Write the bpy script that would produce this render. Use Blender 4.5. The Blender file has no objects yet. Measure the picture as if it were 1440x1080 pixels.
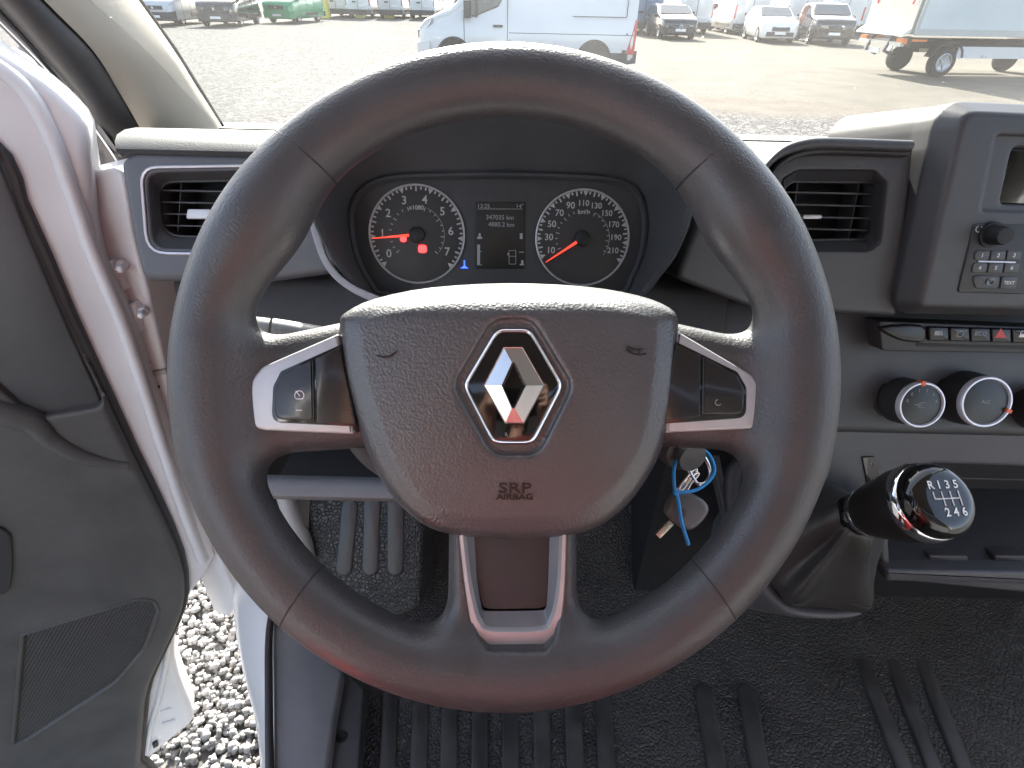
import bpy, bmesh, math, random
import numpy as np
from mathutils import Vector, Matrix
R_ = math.radians
scene = bpy.context.scene
col = scene.collection

# ---------------------------------------------------------------- camera
FPX = 770.0                                   # focal length in pixels of a 1440 px wide frame
PITCH = math.atan(550.0 / 770.0)              # looking down on the steering wheel
ROLL = R_(1.3)
EYE = np.array((0.0, 0.0, 1.75))              # height above the yard
fwd = np.array((0, math.cos(PITCH), -math.sin(PITCH)))
up0 = np.array((0, math.sin(PITCH), math.cos(PITCH)))
rt0 = np.array((1.0, 0, 0))
RT = rt0 * math.cos(ROLL) + up0 * math.sin(ROLL)
UP = up0 * math.cos(ROLL) - rt0 * math.sin(ROLL)
cam_data = bpy.data.cameras.new('camera')
cam_data.sensor_width = 36.0
cam_data.lens = 36.0 * FPX / 1440.0
cam_data.clip_start = 0.01
cam_data.clip_end = 3000
cam = bpy.data.objects.new('camera', cam_data)
col.objects.link(cam)
M4 = Matrix.Identity(4)
for i in range(3):
    M4[i][0] = RT[i]; M4[i][1] = UP[i]; M4[i][2] = -fwd[i]; M4[i][3] = EYE[i]
cam.matrix_world = M4
scene.camera = cam

# ---------------------------------------------------------------- sky, sun, exposure
SUN_EL, SUN_AZ = R_(30), R_(-7)              # in front of the van, a little to the left
world = bpy.data.worlds.new('World'); scene.world = world; world.use_nodes = True
wn = world.node_tree.nodes; wl = world.node_tree.links
sky = wn.new('ShaderNodeTexSky'); sky.sky_type = 'NISHITA'; sky.sun_disc = False
sky.sun_elevation = SUN_EL; sky.sun_rotation = SUN_AZ
sky.dust_density = 3.0; sky.ozone_density = 0.7; sky.air_density = 0.9
bg = wn['Background']; bg.inputs[1].default_value = 0.12
hs = wn.new('ShaderNodeHueSaturation'); hs.inputs['Saturation'].default_value = 0.75      # hazy, whitish spring sky
wl.new(sky.outputs[0], hs.inputs['Color']); wl.new(hs.outputs[0], bg.inputs[0])
SUNV = Vector((math.sin(SUN_AZ) * math.cos(SUN_EL), math.cos(SUN_AZ) * math.cos(SUN_EL), math.sin(SUN_EL)))
sun_data = bpy.data.lights.new('sun', 'SUN'); sun_data.energy = 5.0; sun_data.angle = R_(0.53)
sun_data.color = (1.0, 0.95, 0.87)
sun = bpy.data.objects.new('sun', sun_data); col.objects.link(sun)
sun.rotation_euler = SUNV.to_track_quat('Z', 'Y').to_euler()
vs = scene.view_settings
vs.view_transform = 'Standard'; vs.look = 'None'; vs.gamma = 1.0; vs.use_curve_mapping = False
vs.exposure = 2.5
cy = scene.cycles
cy.use_denoising = True
cy.max_bounces = 10; cy.diffuse_bounces = 5; cy.glossy_bounces = 4; cy.transparent_max_bounces = 16
cy.sample_clamp_indirect = 6.0; cy.caustics_reflective = False; cy.caustics_refractive = False

# ---------------------------------------------------------------- placing
def ray(px, py):
    return fwd + RT * ((px - 720) / FPX) + UP * ((540 - py) / FPX)
def at(px, py, d):
    return EYE + ray(px, py) * d
def on(px, py, P, N):
    r = ray(px, py); N = np.array(N, float)
    return EYE + r * (np.dot(np.array(P, float) - EYE, N) / np.dot(r, N))
def on_y(px, py, y): return on(px, py, (0, y, 0), (0, 1, 0))
def on_z(px, py, z): return on(px, py, (0, 0, z), (0, 0, 1))
def unit(v):
    v = np.array(v, float); return v / np.linalg.norm(v)

class Frame:
    """local plane: origin O, axes U (right), V (up), N (towards the viewer)"""
    def __init__(s, O, U, V):
        s.O = np.array(O, float); s.U = unit(U); V = np.array(V, float)
        s.V = unit(V - s.U * np.dot(V, s.U)); s.N = np.cross(s.U, s.V)
    def p(s, u, v, w=0.0): return s.O + s.U * u + s.V * v + s.N * w
    def uv(s, px, py, w=0.0):
        q = on(px, py, s.O + s.N * w, s.N) - s.O
        return (float(np.dot(q, s.U)), float(np.dot(q, s.V)))
    def tr(s, pts, w=0.0): return [s.uv(a, b, w) for a, b in pts]
    def mat(s):
        m = Matrix.Identity(4)
        for i in range(3):
            m[i][0] = s.U[i]; m[i][1] = s.V[i]; m[i][2] = s.N[i]; m[i][3] = s.O[i]
        return m

# ---------------------------------------------------------------- objects
def tag(o, label=None, cat=None, group=None, kind=None):
    if label: o['label'] = label
    if cat: o['category'] = cat
    if group: o['group'] = group
    if kind: o['kind'] = kind
    return o
def empty(name, loc, label=None, cat=None, group=None):
    o = bpy.data.objects.new(name, None); col.objects.link(o)
    o.location = loc; o.empty_display_size = 0.05
    o.matrix_basis = Matrix.Translation(Vector(loc))
    return tag(o, label, cat, group)
def world_of(o):
    m = o.matrix_parent_inverse @ o.matrix_basis
    return world_of(o.parent) @ m if o.parent else o.matrix_basis.copy()
def link(o, parent=None, local=False):
    col.objects.link(o)
    if parent is not None:
        o.parent = parent
        if not local: o.matrix_parent_inverse = world_of(parent).inverted()
    return o
def mesh(name, verts, faces, mat=None, parent=None, smooth=40, local=False, sub=0):
    me = bpy.data.meshes.new(name)
    me.from_pydata([tuple(map(float, v)) for v in verts], [], [tuple(map(int, f)) for f in faces])
    me.update()
    if mat is not None: me.materials.append(mat)
    o = bpy.data.objects.new(name, me)
    link(o, parent, local)
    fix_normals(me)
    if smooth:
        me.shade_smooth()
        if smooth < 180: me.set_sharp_from_angle(angle=R_(smooth))
    if sub:
        m = o.modifiers.new('sub', 'SUBSURF'); m.levels = sub; m.render_levels = sub
    return o
def fix_normals(me):
    bm = bmesh.new(); bm.from_mesh(me)
    bmesh.ops.recalc_face_normals(bm, faces=bm.faces)
    bm.to_mesh(me); bm.free(); me.update()
def big_mesh(name, V, Fq, mat, parent=None, smooth=True, local=False):
    """numpy arrays of vertices and faces (all the same corner count)"""
    me = bpy.data.meshes.new(name); n = Fq.shape[1]
    me.vertices.add(len(V)); me.vertices.foreach_set('co', V.astype(np.float32).ravel())
    me.loops.add(Fq.size); me.loops.foreach_set('vertex_index', Fq.astype(np.int32).ravel())
    me.polygons.add(len(Fq)); me.polygons.foreach_set('loop_start', np.arange(0, Fq.size, n, dtype=np.int32))
    me.update(calc_edges=True); me.validate()
    if smooth: me.shade_smooth()
    if mat is not None: me.materials.append(mat)
    o = bpy.data.objects.new(name, me)
    return link(o, parent, local)

class MB:
    """collects shapes into one mesh"""
    def __init__(s): s.v = []; s.f = []
    def add(s, v, f):
        b = len(s.v); s.v += [tuple(map(float, q)) for q in v]; s.f += [tuple(i + b for i in q) for q in f]; return s
    def box(s, c, d, rot=None):
        x, y, z = (k / 2 for k in d); P = [Vector((i * x, j * y, k * z)) for i in (-1, 1) for j in (-1, 1) for k in (-1, 1)]
        if rot is not None: P = [rot @ q for q in P]
        return s.add([(q[0] + c[0], q[1] + c[1], q[2] + c[2]) for q in P],
              [(0, 1, 3, 2), (4, 6, 7, 5), (0, 4, 5, 1), (2, 3, 7, 6), (0, 2, 6, 4), (1, 5, 7, 3)])
    def loft(s, rings, caps=(True, True), closed=True):
        n = len(rings[0]); v = [q for r in rings for q in r]; f = []
        for i in range(len(rings) - 1):
            for j in range(n if closed else n - 1):
                k = (j + 1) % n
                f.append((i * n + j, i * n + k, (i + 1) * n + k, (i + 1) * n + j))
        if caps[0]: f.append(tuple(range(n))[::-1])
        if caps[1]: f.append(tuple(range((len(rings) - 1) * n, len(rings) * n)))
        return s.add(v, f)
    def tube(s, path, rad, n=10, closed=False, caps=True):
        P = [np.array(q, float) for q in path]; m = len(P); rings = []
        rad = rad if hasattr(rad, '__len__') else [rad] * m
        nrm = None
        for i in range(m):
            if closed: t = unit(P[(i + 1) % m] - P[i - 1])
            else: t = unit(P[min(i + 1, m - 1)] - P[max(i - 1, 0)])
            if nrm is None:
                a = np.array((0, 0, 1.0)) if abs(t[2]) < .9 else np.array((1.0, 0, 0))
                nrm = unit(np.cross(t, a))
            nrm = unit(nrm - t * np.dot(nrm, t)); b = np.cross(t, nrm)
            rings.append([P[i] + rad[i] * (nrm * math.cos(2 * math.pi * k / n) + b * math.sin(2 * math.pi * k / n)) for k in range(n)])
        if closed: rings.append(rings[0]); return s.loft(rings, (False, False))
        return s.loft(rings, (caps, caps))
    def lathe(s, base, axis, prof, n=24, ref=None):
        """prof: list of (distance along axis, radius)"""
        A = unit(axis); a = np.array((0, 0, 1.0)) if abs(A[2]) < .9 else np.array((1.0, 0, 0))
        if ref is not None: a = np.array(ref, float)
        U = unit(np.cross(a, A)); W = np.cross(A, U); base = np.array(base, float)
        rings = [[base + A * h + r * (U * math.cos(2 * math.pi * k / n) + W * math.sin(2 * math.pi * k / n)) for k in range(n)] for h, r in prof]
        return s.loft(rings)
    def build(s, name, mat, parent=None, smooth=40, local=False, sub=0):
        return mesh(name, s.v, s.f, mat, parent, smooth, local, sub)

def rounded(poly, r, n=4):
    """fillet every corner of a polygon; r a number or one per corner"""
    out = []; m = len(poly)
    for i in range(m):
        p = np.array(poly[i], float); a = np.array(poly[i - 1], float); b = np.array(poly[(i + 1) % m], float)
        ri = r[i] if hasattr(r, '__len__') else r
        da, db = a - p, b - p; la, lb = np.linalg.norm(da), np.linalg.norm(db); da /= la; db /= lb
        c = np.clip(np.dot(da, db), -1, 1); half = math.acos(c) / 2
        t = min(ri / max(math.tan(half), 1e-4), la * .49, lb * .49)
        q0, q1 = p + da * t, p + db * t
        for k in range(n + 1):
            s_ = k / n
            out.append(tuple((1 - s_) ** 2 * q0 + 2 * s_ * (1 - s_) * p + s_ ** 2 * q1))
    return out
def smooth_closed(poly, n=4):
    """Catmull-Rom through the points"""
    P = [np.array(q, float) for q in poly]; m = len(P); out = []
    for i in range(m):
        a, b, c, d = P[i - 1], P[i], P[(i + 1) % m], P[(i + 2) % m]
        for k in range(n):
            t = k / n
            out.append(tuple(.5 * ((2 * b) + (-a + c) * t + (2 * a - 5 * b + 4 * c - d) * t * t + (-a + 3 * b - 3 * c + d) * t ** 3)))
    return out
def smooth_open(poly, n=6):
    P = [np.array(q, float) for q in poly]; P = [2 * P[0] - P[1]] + P + [2 * P[-1] - P[-2]]; out = []
    for i in range(1, len(P) - 2):
        a, b, c, d = P[i - 1], P[i], P[i + 1], P[i + 2]
        for k in range(n):
            t = k / n
            out.append(tuple(.5 * ((2 * b) + (-a + c) * t + (2 * a - 5 * b + 4 * c - d) * t * t + (-a + 3 * b - 3 * c + d) * t ** 3)))
    out.append(tuple(P[-2])); return out
def area2(p): return sum(p[i - 1][0] * p[i][1] - p[i][0] * p[i - 1][1] for i in range(len(p))) / 2
def inset(poly, d):
    """move every corner inwards along its normal"""
    s_ = 1 if area2(poly) > 0 else -1; out = []; m = len(poly)
    for i in range(m):
        p = np.array(poly[i], float); a = p - np.array(poly[i - 1], float); b = np.array(poly[(i + 1) % m], float) - p
        la, lb = np.linalg.norm(a), np.linalg.norm(b)
        na = np.array((-a[1], a[0])) / max(la, 1e-9); nb = np.array((-b[1], b[0])) / max(lb, 1e-9)
        if la < 1e-7: na = nb
        if lb < 1e-7: nb = na
        k = na + nb; k = k / max(np.dot(k, k) / 2, .3)
        out.append(tuple(p + s_ * d * k))
    return out
def prism(name, fr, outline, w0, w1, mat, parent=None, bevel=0.001, seg=3, smooth=50, mb=None):
    """solid plate: outline in the frame's plane, from w0 (back) to w1 (front), front edge rounded"""
    rings = [[fr.p(u, v, w0) for u, v in outline]]
    for k in range(seg + 1):
        a = math.pi / 2 * k / seg
        o = inset(outline, bevel * (1 - math.cos(a))) if k else outline
        rings.append([fr.p(u, v, w1 - bevel + bevel * math.sin(a)) for u, v in o])
    m = mb or MB(); m.loft(rings)
    return None if mb else m.build(name, mat, parent, smooth)
def band(name, fr, levels, mat, parent=None, smooth=50, caps=(False, False)):
    """levels: list of (outline, w); same corner count; lofted"""
    return MB().loft([[fr.p(u, v, w) for u, v in o] for o, w in levels], caps).build(name, mat, parent, smooth)

def text_data(s, size, bold=0.0, depth=0.0, align='CENTER', shear=0.0, space=1.0):
    c = bpy.data.curves.new('t', 'FONT'); c.body = s; c.size = size; c.align_x = align; c.align_y = 'CENTER'
    c.offset = bold; c.extrude = depth; c.shear = shear; c.space_character = space; c.resolution_u = 3
    o = bpy.data.objects.new('t', c); col.objects.link(o)
    dg = bpy.context.evaluated_depsgraph_get(); me = o.evaluated_get(dg).to_mesh()
    V = [tuple(v.co) for v in me.vertices]; Fc = [tuple(p.vertices) for p in me.polygons]
    o.evaluated_get(dg).to_mesh_clear(); bpy.data.objects.remove(o); bpy.data.curves.remove(c)
    return V, Fc
_tc = {}
def text(name, s, fr, u, v, w, size, mat, parent=None, bold=0.0, depth=0.0, sx=1.0, align='CENTER', shear=0, mb=None, rot=0.0):
    key = (s, size, bold, depth, align, shear)
    if key not in _tc: _tc[key] = text_data(s, size, bold, depth, align, shear)
    V, Fc = _tc[key]; c, n = math.cos(rot), math.sin(rot)
    P = [fr.p(u + sx * (x * c - y * n), v + x * n + y * c, w + z) for x, y, z in V]
    if mb is not None: mb.add(P, Fc); return None
    return mesh(name, P, Fc, mat, parent, 0)

# ---------------------------------------------------------------- signed distance shapes
def sd_poly(x, y, poly):
    P = np.array(poly, float); d = np.full(x.shape, 1e9); s_ = np.ones(x.shape)
    for i in range(len(P)):
        a, b = P[i], P[i - 1]; e = b - a; wx, wy = x - a[0], y - a[1]
        t = np.clip((wx * e[0] + wy * e[1]) / max(e @ e, 1e-12), 0, 1)
        d = np.minimum(d, (wx - e[0] * t) ** 2 + (wy - e[1] * t) ** 2)
        c1, c2, c3 = y >= a[1], y < b[1], e[0] * wy > e[1] * wx
        s_ = np.where((c1 & c2 & c3) | (~c1 & ~c2 & ~c3), -s_, s_)
    return s_ * np.sqrt(d)
def ext(d2, z, z0, z1, r=0.0):
    a = d2 + r; b = np.abs(z - (z0 + z1) / 2) - (z1 - z0) / 2 + r
    return np.minimum(np.maximum(a, b), 0) + np.sqrt(np.maximum(a, 0) ** 2 + np.maximum(b, 0) ** 2) - r
def smin(a, b, k):
    h = np.clip(.5 + .5 * (b - a) / k, 0, 1); return b + (a - b) * h - k * h * (1 - h)
def smax(a, b, k): return -smin(-a, -b, k)
def sd_caps(x, y, z, a, b, ra, rb):
    a = np.array(a, float); b = np.array(b, float); e = b - a
    t = np.clip(((x - a[0]) * e[0] + (y - a[1]) * e[1] + (z - a[2]) * e[2]) / (e @ e), 0, 1)
    return np.sqrt((x - a[0] - e[0] * t) ** 2 + (y - a[1] - e[1] * t) ** 2 + (z - a[2] - e[2] * t) ** 2) - (ra + (rb - ra) * t)
def sd_box(x, y, z, c, h, r=0.0):
    q = [np.abs(p - k) - m + r for p, k, m in zip((x, y, z), c, h)]
    return np.sqrt(sum(np.maximum(k, 0) ** 2 for k in q)) + np.minimum(np.maximum(np.maximum(q[0], q[1]), q[2]), 0) - r
def surface(fn, lo, hi, h, proj=2):
    """surface nets: polygonise fn(x,y,z)=0"""
    ax = [np.arange(a, b + h, h) for a, b in zip(lo, hi)]
    X, Y, Z = np.meshgrid(*ax, indexing='ij'); D = fn(X, Y, Z)
    n = D.shape; ins = D < 0; cs = tuple(k - 1 for k in n)
    def cn(A, i, j, k): return A[i:i + cs[0], j:j + cs[1], k:k + cs[2]]
    cnt = sum(cn(ins, i, j, k).astype(np.int8) for i in (0, 1) for j in (0, 1) for k in (0, 1))
    act = (cnt > 0) & (cnt < 8); idx = np.full(cs, -1); ii = np.argwhere(act); idx[act] = np.arange(len(ii))
    acc = np.zeros((len(ii), 3)); num = np.zeros(len(ii))
    for axis in range(3):
        for p in (0, 1):
            for q in (0, 1):
                c0 = [0, 0, 0]; oth = [k for k in range(3) if k != axis]; c0[oth[0]] = p; c0[oth[1]] = q
                c1 = list(c0); c1[axis] = 1
                a = cn(D, *c0)[act]; b = cn(D, *c1)[act]; x = (a < 0) != (b < 0)
                t = np.where(x, a / np.where(a - b == 0, 1, a - b), 0)
                pos = np.tile(np.array(c0, float), (len(ii), 1)); pos[:, axis] = t
                acc[x] += pos[x]; num[x] += 1
    V = np.array(lo) + h * (ii + acc / num[:, None])
    Fq = []
    for axis in range(3):
        o1, o2 = [k for k in range(3) if k != axis]
        sl0 = [slice(1, n[k] - 1) for k in range(3)]; sl0[axis] = slice(0, n[axis] - 1)
        sl1 = list(sl0); sl1[axis] = slice(1, n[axis])
        e = ins[tuple(sl0)] != ins[tuple(sl1)]; w = np.argwhere(e)
        for k in (o1, o2): w[:, k] += 1
        def g(d1, d2):
            q = w.copy(); q[:, o1] -= d1; q[:, o2] -= d2; return idx[q[:, 0], q[:, 1], q[:, 2]]
        quad = np.stack([g(1, 1), g(0, 1), g(0, 0), g(1, 0)], 1)
        flip = ins[tuple(sl0)][e]
        if axis == 1: flip = ~flip
        quad[~flip] = quad[~flip][:, ::-1]
        Fq.append(quad)
    Fq = np.concatenate(Fq); Fq = Fq[(Fq >= 0).all(1)]
    e = h * .3
    for _ in range(proj):
        x, y, z = V.T; d = fn(x, y, z)
        g = np.stack([fn(x + e, y, z) - fn(x - e, y, z), fn(x, y + e, z) - fn(x, y - e, z), fn(x, y, z + e) - fn(x, y, z - e)], 1) / (2 * e)
        st = d[:, None] * g / np.maximum((g ** 2).sum(1), .05)[:, None]
        ln = np.linalg.norm(st, axis=1); st *= np.minimum(1, h * .6 / np.maximum(ln, 1e-9))[:, None]
        V = V - st
    return V, Fq
def solid(name, fr, fn, lo, hi, h, mat, parent=None, proj=2):
    V, Fq = surface(fn, lo, hi, h, proj)
    W = fr.O + V[:, :1] * fr.U + V[:, 1:2] * fr.V + V[:, 2:3] * fr.N if fr is not None else V
    return big_mesh(name, W, Fq, mat, parent)

# ---------------------------------------------------------------- materials
def material(name, color, rough=0.5, metal=0.0, bump=None, vary=0.0, vscale=8.0, coat=0.0, spec=0.5, rvary=0.0, emit=None, estr=1.0, sheen=0.0):
    """bump: list of (kind, scale, strength, distance)"""
    m = bpy.data.materials.new(name); m.use_nodes = True; nt = m.node_tree; N, L = nt.nodes, nt.links
    b = N['Principled BSDF']; c4 = (*color, 1)
    b.inputs['Base Color'].default_value = c4; b.inputs['Roughness'].default_value = rough
    b.inputs['Metallic'].default_value = metal; b.inputs['Specular IOR Level'].default_value = spec
    b.inputs['Coat Weight'].default_value = coat; b.inputs['Coat Roughness'].default_value = 0.05
    b.inputs['Sheen Weight'].default_value = sheen
    tc = N.new('ShaderNodeTexCoord')
    if vary or rvary:
        n = N.new('ShaderNodeTexNoise'); n.inputs['Scale'].default_value = vscale; n.inputs['Detail'].default_value = 6
        n.inputs['Roughness'].default_value = .65
        L.new(tc.outputs['Object'], n.inputs['Vector'])
        if vary:
            r = N.new('ShaderNodeMapRange'); r.inputs[1].default_value = .3; r.inputs[2].default_value = .7
            r.inputs[3].default_value = 1 - vary; r.inputs[4].default_value = 1 + vary
            L.new(n.outputs[0], r.inputs[0])
            mx = N.new('ShaderNodeMix'); mx.data_type = 'RGBA'; mx.blend_type = 'MULTIPLY'; mx.inputs[0].default_value = 1
            mx.inputs[6].default_value = c4; L.new(r.outputs[0], mx.inputs[7]); L.new(mx.outputs[2], b.inputs['Base Color'])
        if rvary:
            r = N.new('ShaderNodeMapRange'); r.inputs[1].default_value = .3; r.inputs[2].default_value = .7
            r.inputs[3].default_value = rough - rvary; r.inputs[4].default_value = rough + rvary
            L.new(n.outputs[0], r.inputs[0]); L.new(r.outputs[0], b.inputs['Roughness'])
    prev = None
    for kind, sc, st, dist in (bump or []):
        if kind == 'noise':
            t = N.new('ShaderNodeTexNoise'); t.inputs['Scale'].default_value = sc; t.inputs['Detail'].default_value = 3; out = t.outputs[0]
        else:
            t = N.new('ShaderNodeTexVoronoi'); t.inputs['Scale'].default_value = sc
            t.feature = {'cell': 'SMOOTH_F1', 'edge': 'DISTANCE_TO_EDGE', 'f1': 'F1'}[kind]; out = t.outputs[0]
            if kind == 'edge':
                r = N.new('ShaderNodeMapRange'); r.inputs[1].default_value = 0; r.inputs[2].default_value = .22
                L.new(out, r.inputs[0]); out = r.outputs[0]
            if kind == 'cell':
                t.inputs['Smoothness'].default_value = .5
        L.new(tc.outputs['Object'], t.inputs['Vector'])
        bp = N.new('ShaderNodeBump'); bp.inputs['Strength'].default_value = st; bp.inputs['Distance'].default_value = dist
        if kind in ('cell', 'f1'): bp.invert = True
        L.new(out, bp.inputs['Height'])
        if prev is not None: L.new(prev.outputs[0], bp.inputs['Normal'])
        prev = bp
    if prev is not None:
        L.new(prev.outputs[0], b.inputs['Normal'])
    if emit:
        b.inputs['Emission Color'].default_value = (*emit, 1); b.inputs['Emission Strength'].default_value = estr
    return m

leather = material('wheel_leather', (.061, .061, .064), .38, bump=[('cell', 640, .45, .0006)], vary=.10, vscale=25, rvary=.05, spec=1.0)
leather_smooth = material('wheel_grip', (.060, .060, .063), .43, bump=[('cell', 640, .42, .0005)], vary=.14, vscale=20, rvary=.07, spec=.7)
dash_soft = material('dash_plastic', (.050, .051, .054), .58, bump=[('cell', 480, .4, .0005)], vary=.1, vscale=12, rvary=.05, spec=.3)
dash_dark = material('dark_plastic', (.036, .036, .038), .5, bump=[('noise', 900, .15, .0003)], vary=.1, vscale=15)
dash_hard = material('grey_plastic', (.060, .061, .064), .46, bump=[('noise', 700, .12, .0004)], vary=.12, vscale=14, rvary=.05)
dash_blue = material('slate_plastic', (.095, .098, .108), .45, bump=[('noise', 800, .15, .0003)], vary=.08, vscale=12)
black_gloss = material('gloss_black', (.006, .006, .006), .08, coat=.5, vary=.2, vscale=40)
black_satin = material('satin_black', (.012, .012, .013), .34, vary=.2, vscale=40)
black_matt = material('matt_black', (.008, .008, .009), .6, vary=.2, vscale=30)
button_brown = material('button_plastic', (.02, .018, .017), .22, vary=.1, vscale=40, coat=.2)
silver = material('satin_silver', (.52, .52, .53), .42, metal=.45, vary=.05, vscale=40, bump=[('noise', 1500, .03, .0002)])
silver_light = material('bright_silver_trim', (.72, .72, .78), .35, metal=.35, vary=.04, vscale=30)
emblem_chrome = material('emblem_chrome', (.70, .70, .71), .2, metal=1.0, rvary=.04, vscale=60)
chrome = material('chrome', (.8, .8, .82), .06, metal=1.0, rvary=.03, vscale=60)
white_print = material('white_print', (.8, .8, .8), .5, vary=.04, vscale=200)
dial_print = material('dial_print', (.42, .42, .42), .5, vary=.05, vscale=200)
grey_print = material('grey_print', (.33, .33, .34), .5, vary=.05, vscale=200)

# ================================================================ steering wheel
FW = Frame(at(709, 531, .32), RT, UP)
wheel = empty('steering_wheel', FW.p(0, 0, -.06), 'black leather steering wheel with diamond emblem and silver spoke trims', 'steering wheel')
RIM_R, RIM_T = .1735, .0193
def thumb(phi):
    return sum(np.exp(-(((phi - a + math.pi) % (2 * math.pi) - math.pi) / R_(13)) ** 2) for a in (R_(33), R_(147)))
def flank(phi):
    return sum(np.exp(-(((phi - a + math.pi) % (2 * math.pi) - math.pi) / R_(30)) ** 2) for a in (0, math.pi))
def rim_sd(x, y, z):
    rho = np.sqrt(x * x + y * y); ph = np.arctan2(y, x); b = thumb(ph); c = flank(ph)
    return np.sqrt((rho - RIM_R + .0050 * b + -.0004 * c) ** 2 + (z * (1 - .06 * b)) ** 2) - RIM_T - .0046 * b - .0004 * c
sp_l = FW.tr([(290, 478), (360, 474), (482, 446), (560, 520), (530, 634), (400, 640), (290, 650)])
sp_r = FW.tr([(1130, 474), (1060, 474), (952, 448), (880, 520), (910, 632), (1030, 636), (1130, 650)])
sp_b = FW.tr([(630, 700), (812, 700), (815, 930), (627, 930)])
pock = FW.tr([(648, 740), (656, 815), (665, 866), (673, 888), (688, 903), (764, 902), (778, 888), (786, 860), (790, 815), (793, 740)])
def wheel_sd(x, y, z):
    d = rim_sd(x, y, z)
    bow = -.013 + .014 * np.clip((np.abs(x) - .06) / .10, 0, 1)          # spokes rise towards the rim
    a = ext(sd_poly(x, y, sp_l), z - bow, -.034, .004, .015)
    b = ext(sd_poly(x, y, sp_r), z - bow, -.034, .004, .015)
    c = ext(sd_poly(x, y, sp_b), z, -.026, .001, .010)
    for q, k in ((a, .024), (b, .024), (c, .024)): d = smin(d, q, k)
    d = smax(d, -ext(sd_poly(x, y, pock), z, -.020, .05, .001), .002)
    hub = ext(np.sqrt(x * x + (y * 1.1) ** 2) - .055, z, -.055, -.018, .01)
    return smin(d, hub, .01)
solid('rim', FW, wheel_sd, (-.206, -.206, -.062), (.206, .206, .028), .0021, leather_smooth, wheel, 2)
seam_m = material('seam_dark', (.024, .023, .023), .6)
for ang in (131.9, 46.6, 227.2, -45.4):
    a = R_(ang); b = float(thumb(np.array(a))); c_f = float(flank(np.array(a))); rr = RIM_T + .0046 * b + .0004 * c_f - .0001; rc = RIM_R - .0050 * b + .0004 * c_f
    pts = []
    for k in range(28):
        t = 2 * math.pi * k / 28; q = rc + rr * math.cos(t)
        tw = a + .045 * math.sin(t) * (1 if ang in (131.9, -45.4) else -1) * 0 + .02 * math.cos(t) * (1 if ang in (131.9, 227.2) else -1)
        pts.append(FW.p(q * math.cos(tw), q * math.sin(tw), rr * math.sin(t)))
    MB().tube(pts, .00055, 6, closed=True).build('seam', seam_m, wheel)

cover_px = [(474, 452), (482, 437), (520, 415), (600, 394), (715, 385), (830, 392), (905, 409), (947, 430), (957, 452), (956, 500), (948, 570), (930, 640),
            (895, 700), (850, 740), (800, 756), (715, 761), (635, 755), (590, 738), (543, 692), (508, 620), (485, 545), (476, 495)]
cover_o = smooth_closed(FW.tr(cover_px, .004), 3)
HEX_OUT = [(693, 448), (748, 448), (806, 542), (757, 640), (693, 640), (637, 542)]
hexr = rounded(FW.tr(HEX_OUT, .016), .012, 4)
ytop = FW.uv(715, 452, .012)[1]
def cover_front(x, y, d2):
    e = -d2
    return .016 - .30 * np.maximum(0, .016 - e) - 38 * np.maximum(0, y - ytop) ** 2 - .6 * (x - .003) ** 2 - .25 * np.minimum(0, y + .02) ** 2 * 4
def cover_sd(x, y, z):
    d2 = sd_poly(x, y, cover_o)
    zf = cover_front(x, y, d2)
    body = ext(d2, z - zf, -.048, 0, .0075)
    hx = sd_poly(x, y, hexr)
    cut = np.maximum(hx, (zf - .0035) - z)
    return smax(body * .93, -cut, .003)
solid('airbag_cover', FW, cover_sd, (-.115, -.115, -.035), (.12, .08, .026), .0016, leather, wheel, 2)
# emblem: gloss plate, chrome surround, chrome diamond
W0 = .0125
HEX_CH = [(697, 461), (747, 461), (794, 542), (751, 626), (692, 626), (649, 542)]
ho = rounded(FW.tr(HEX_CH, W0 + .002), .009, 5)
plate = prism('emblem_plate', FW, inset(ho, .0018), W0 - .004, W0 + .0012, black_gloss, wheel, .0006)
hi_ = inset(ho, .0028)
surround = band('emblem_surround', FW, [(ho, W0 - .003), (ho, W0 + .0006), (inset(ho, .0006), W0 + .0020), (inset(ho, .0014), W0 + .0024), (inset(ho, .0022), W0 + .0018), (hi_, W0 + .0004)], chrome, wheel)
wd = W0 + .003
dia_o = FW.tr([(708, 488), (735, 488), (766, 542), (737, 596), (710, 596), (680, 542)], wd)
dia_i = FW.tr([(721.5, 513), (722.5, 513), (736, 542), (722, 571), (721, 571), (709, 542)], wd)
mid = [(a[0] * .12 + b[0] * .88, a[1] * .12 + b[1] * .88) for a, b in zip(dia_o, dia_i)]
dm = MB()
lv = [(dia_o, [W0 + .0012] * 6), (dia_o, [W0 + .0022] * 6), (inset(dia_o, .0007), [W0 + .0030] * 6),
      (mid, [W0 + .0062, W0 + .0058, W0 + .0066, W0 + .0056, W0 + .0050, W0 + .0060]), (inset(dia_i, -.0005), [W0 + .0040] * 6), (dia_i, [W0 + .0012] * 6)]
dm.loft([[FW.p(u, v, w) for (u, v), w in zip(o, ws)] for o, ws in lv], (False, False))
dm.build('emblem_diamond', emblem_chrome, wheel, 12)
text('emblem_mark', 'R', FW, *FW.uv(712, 611, W0), W0 + .0014, .003, grey_print, wheel)
ink = material('embossed_mark', (.012, .010, .010), .4, vary=.2, vscale=80)
for lab_, py_, sz_ in (('SRP', 687, .0082), ('AIRBAG', 699, .0046)):
    v_ = FW.uv(724, py_, .014)[1]; wt = float(cover_front(np.array(.005), np.array(v_ + sz_ * .3), np.array(-.022)))
    u_, v_ = FW.uv(724, py_, wt)
    text('airbag_lettering', lab_, FW, u_, v_, wt - .0001, sz_, ink, wheel, bold=.0001, depth=.0006, sx=1.45 if lab_ == 'SRP' else 1.3)
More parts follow.
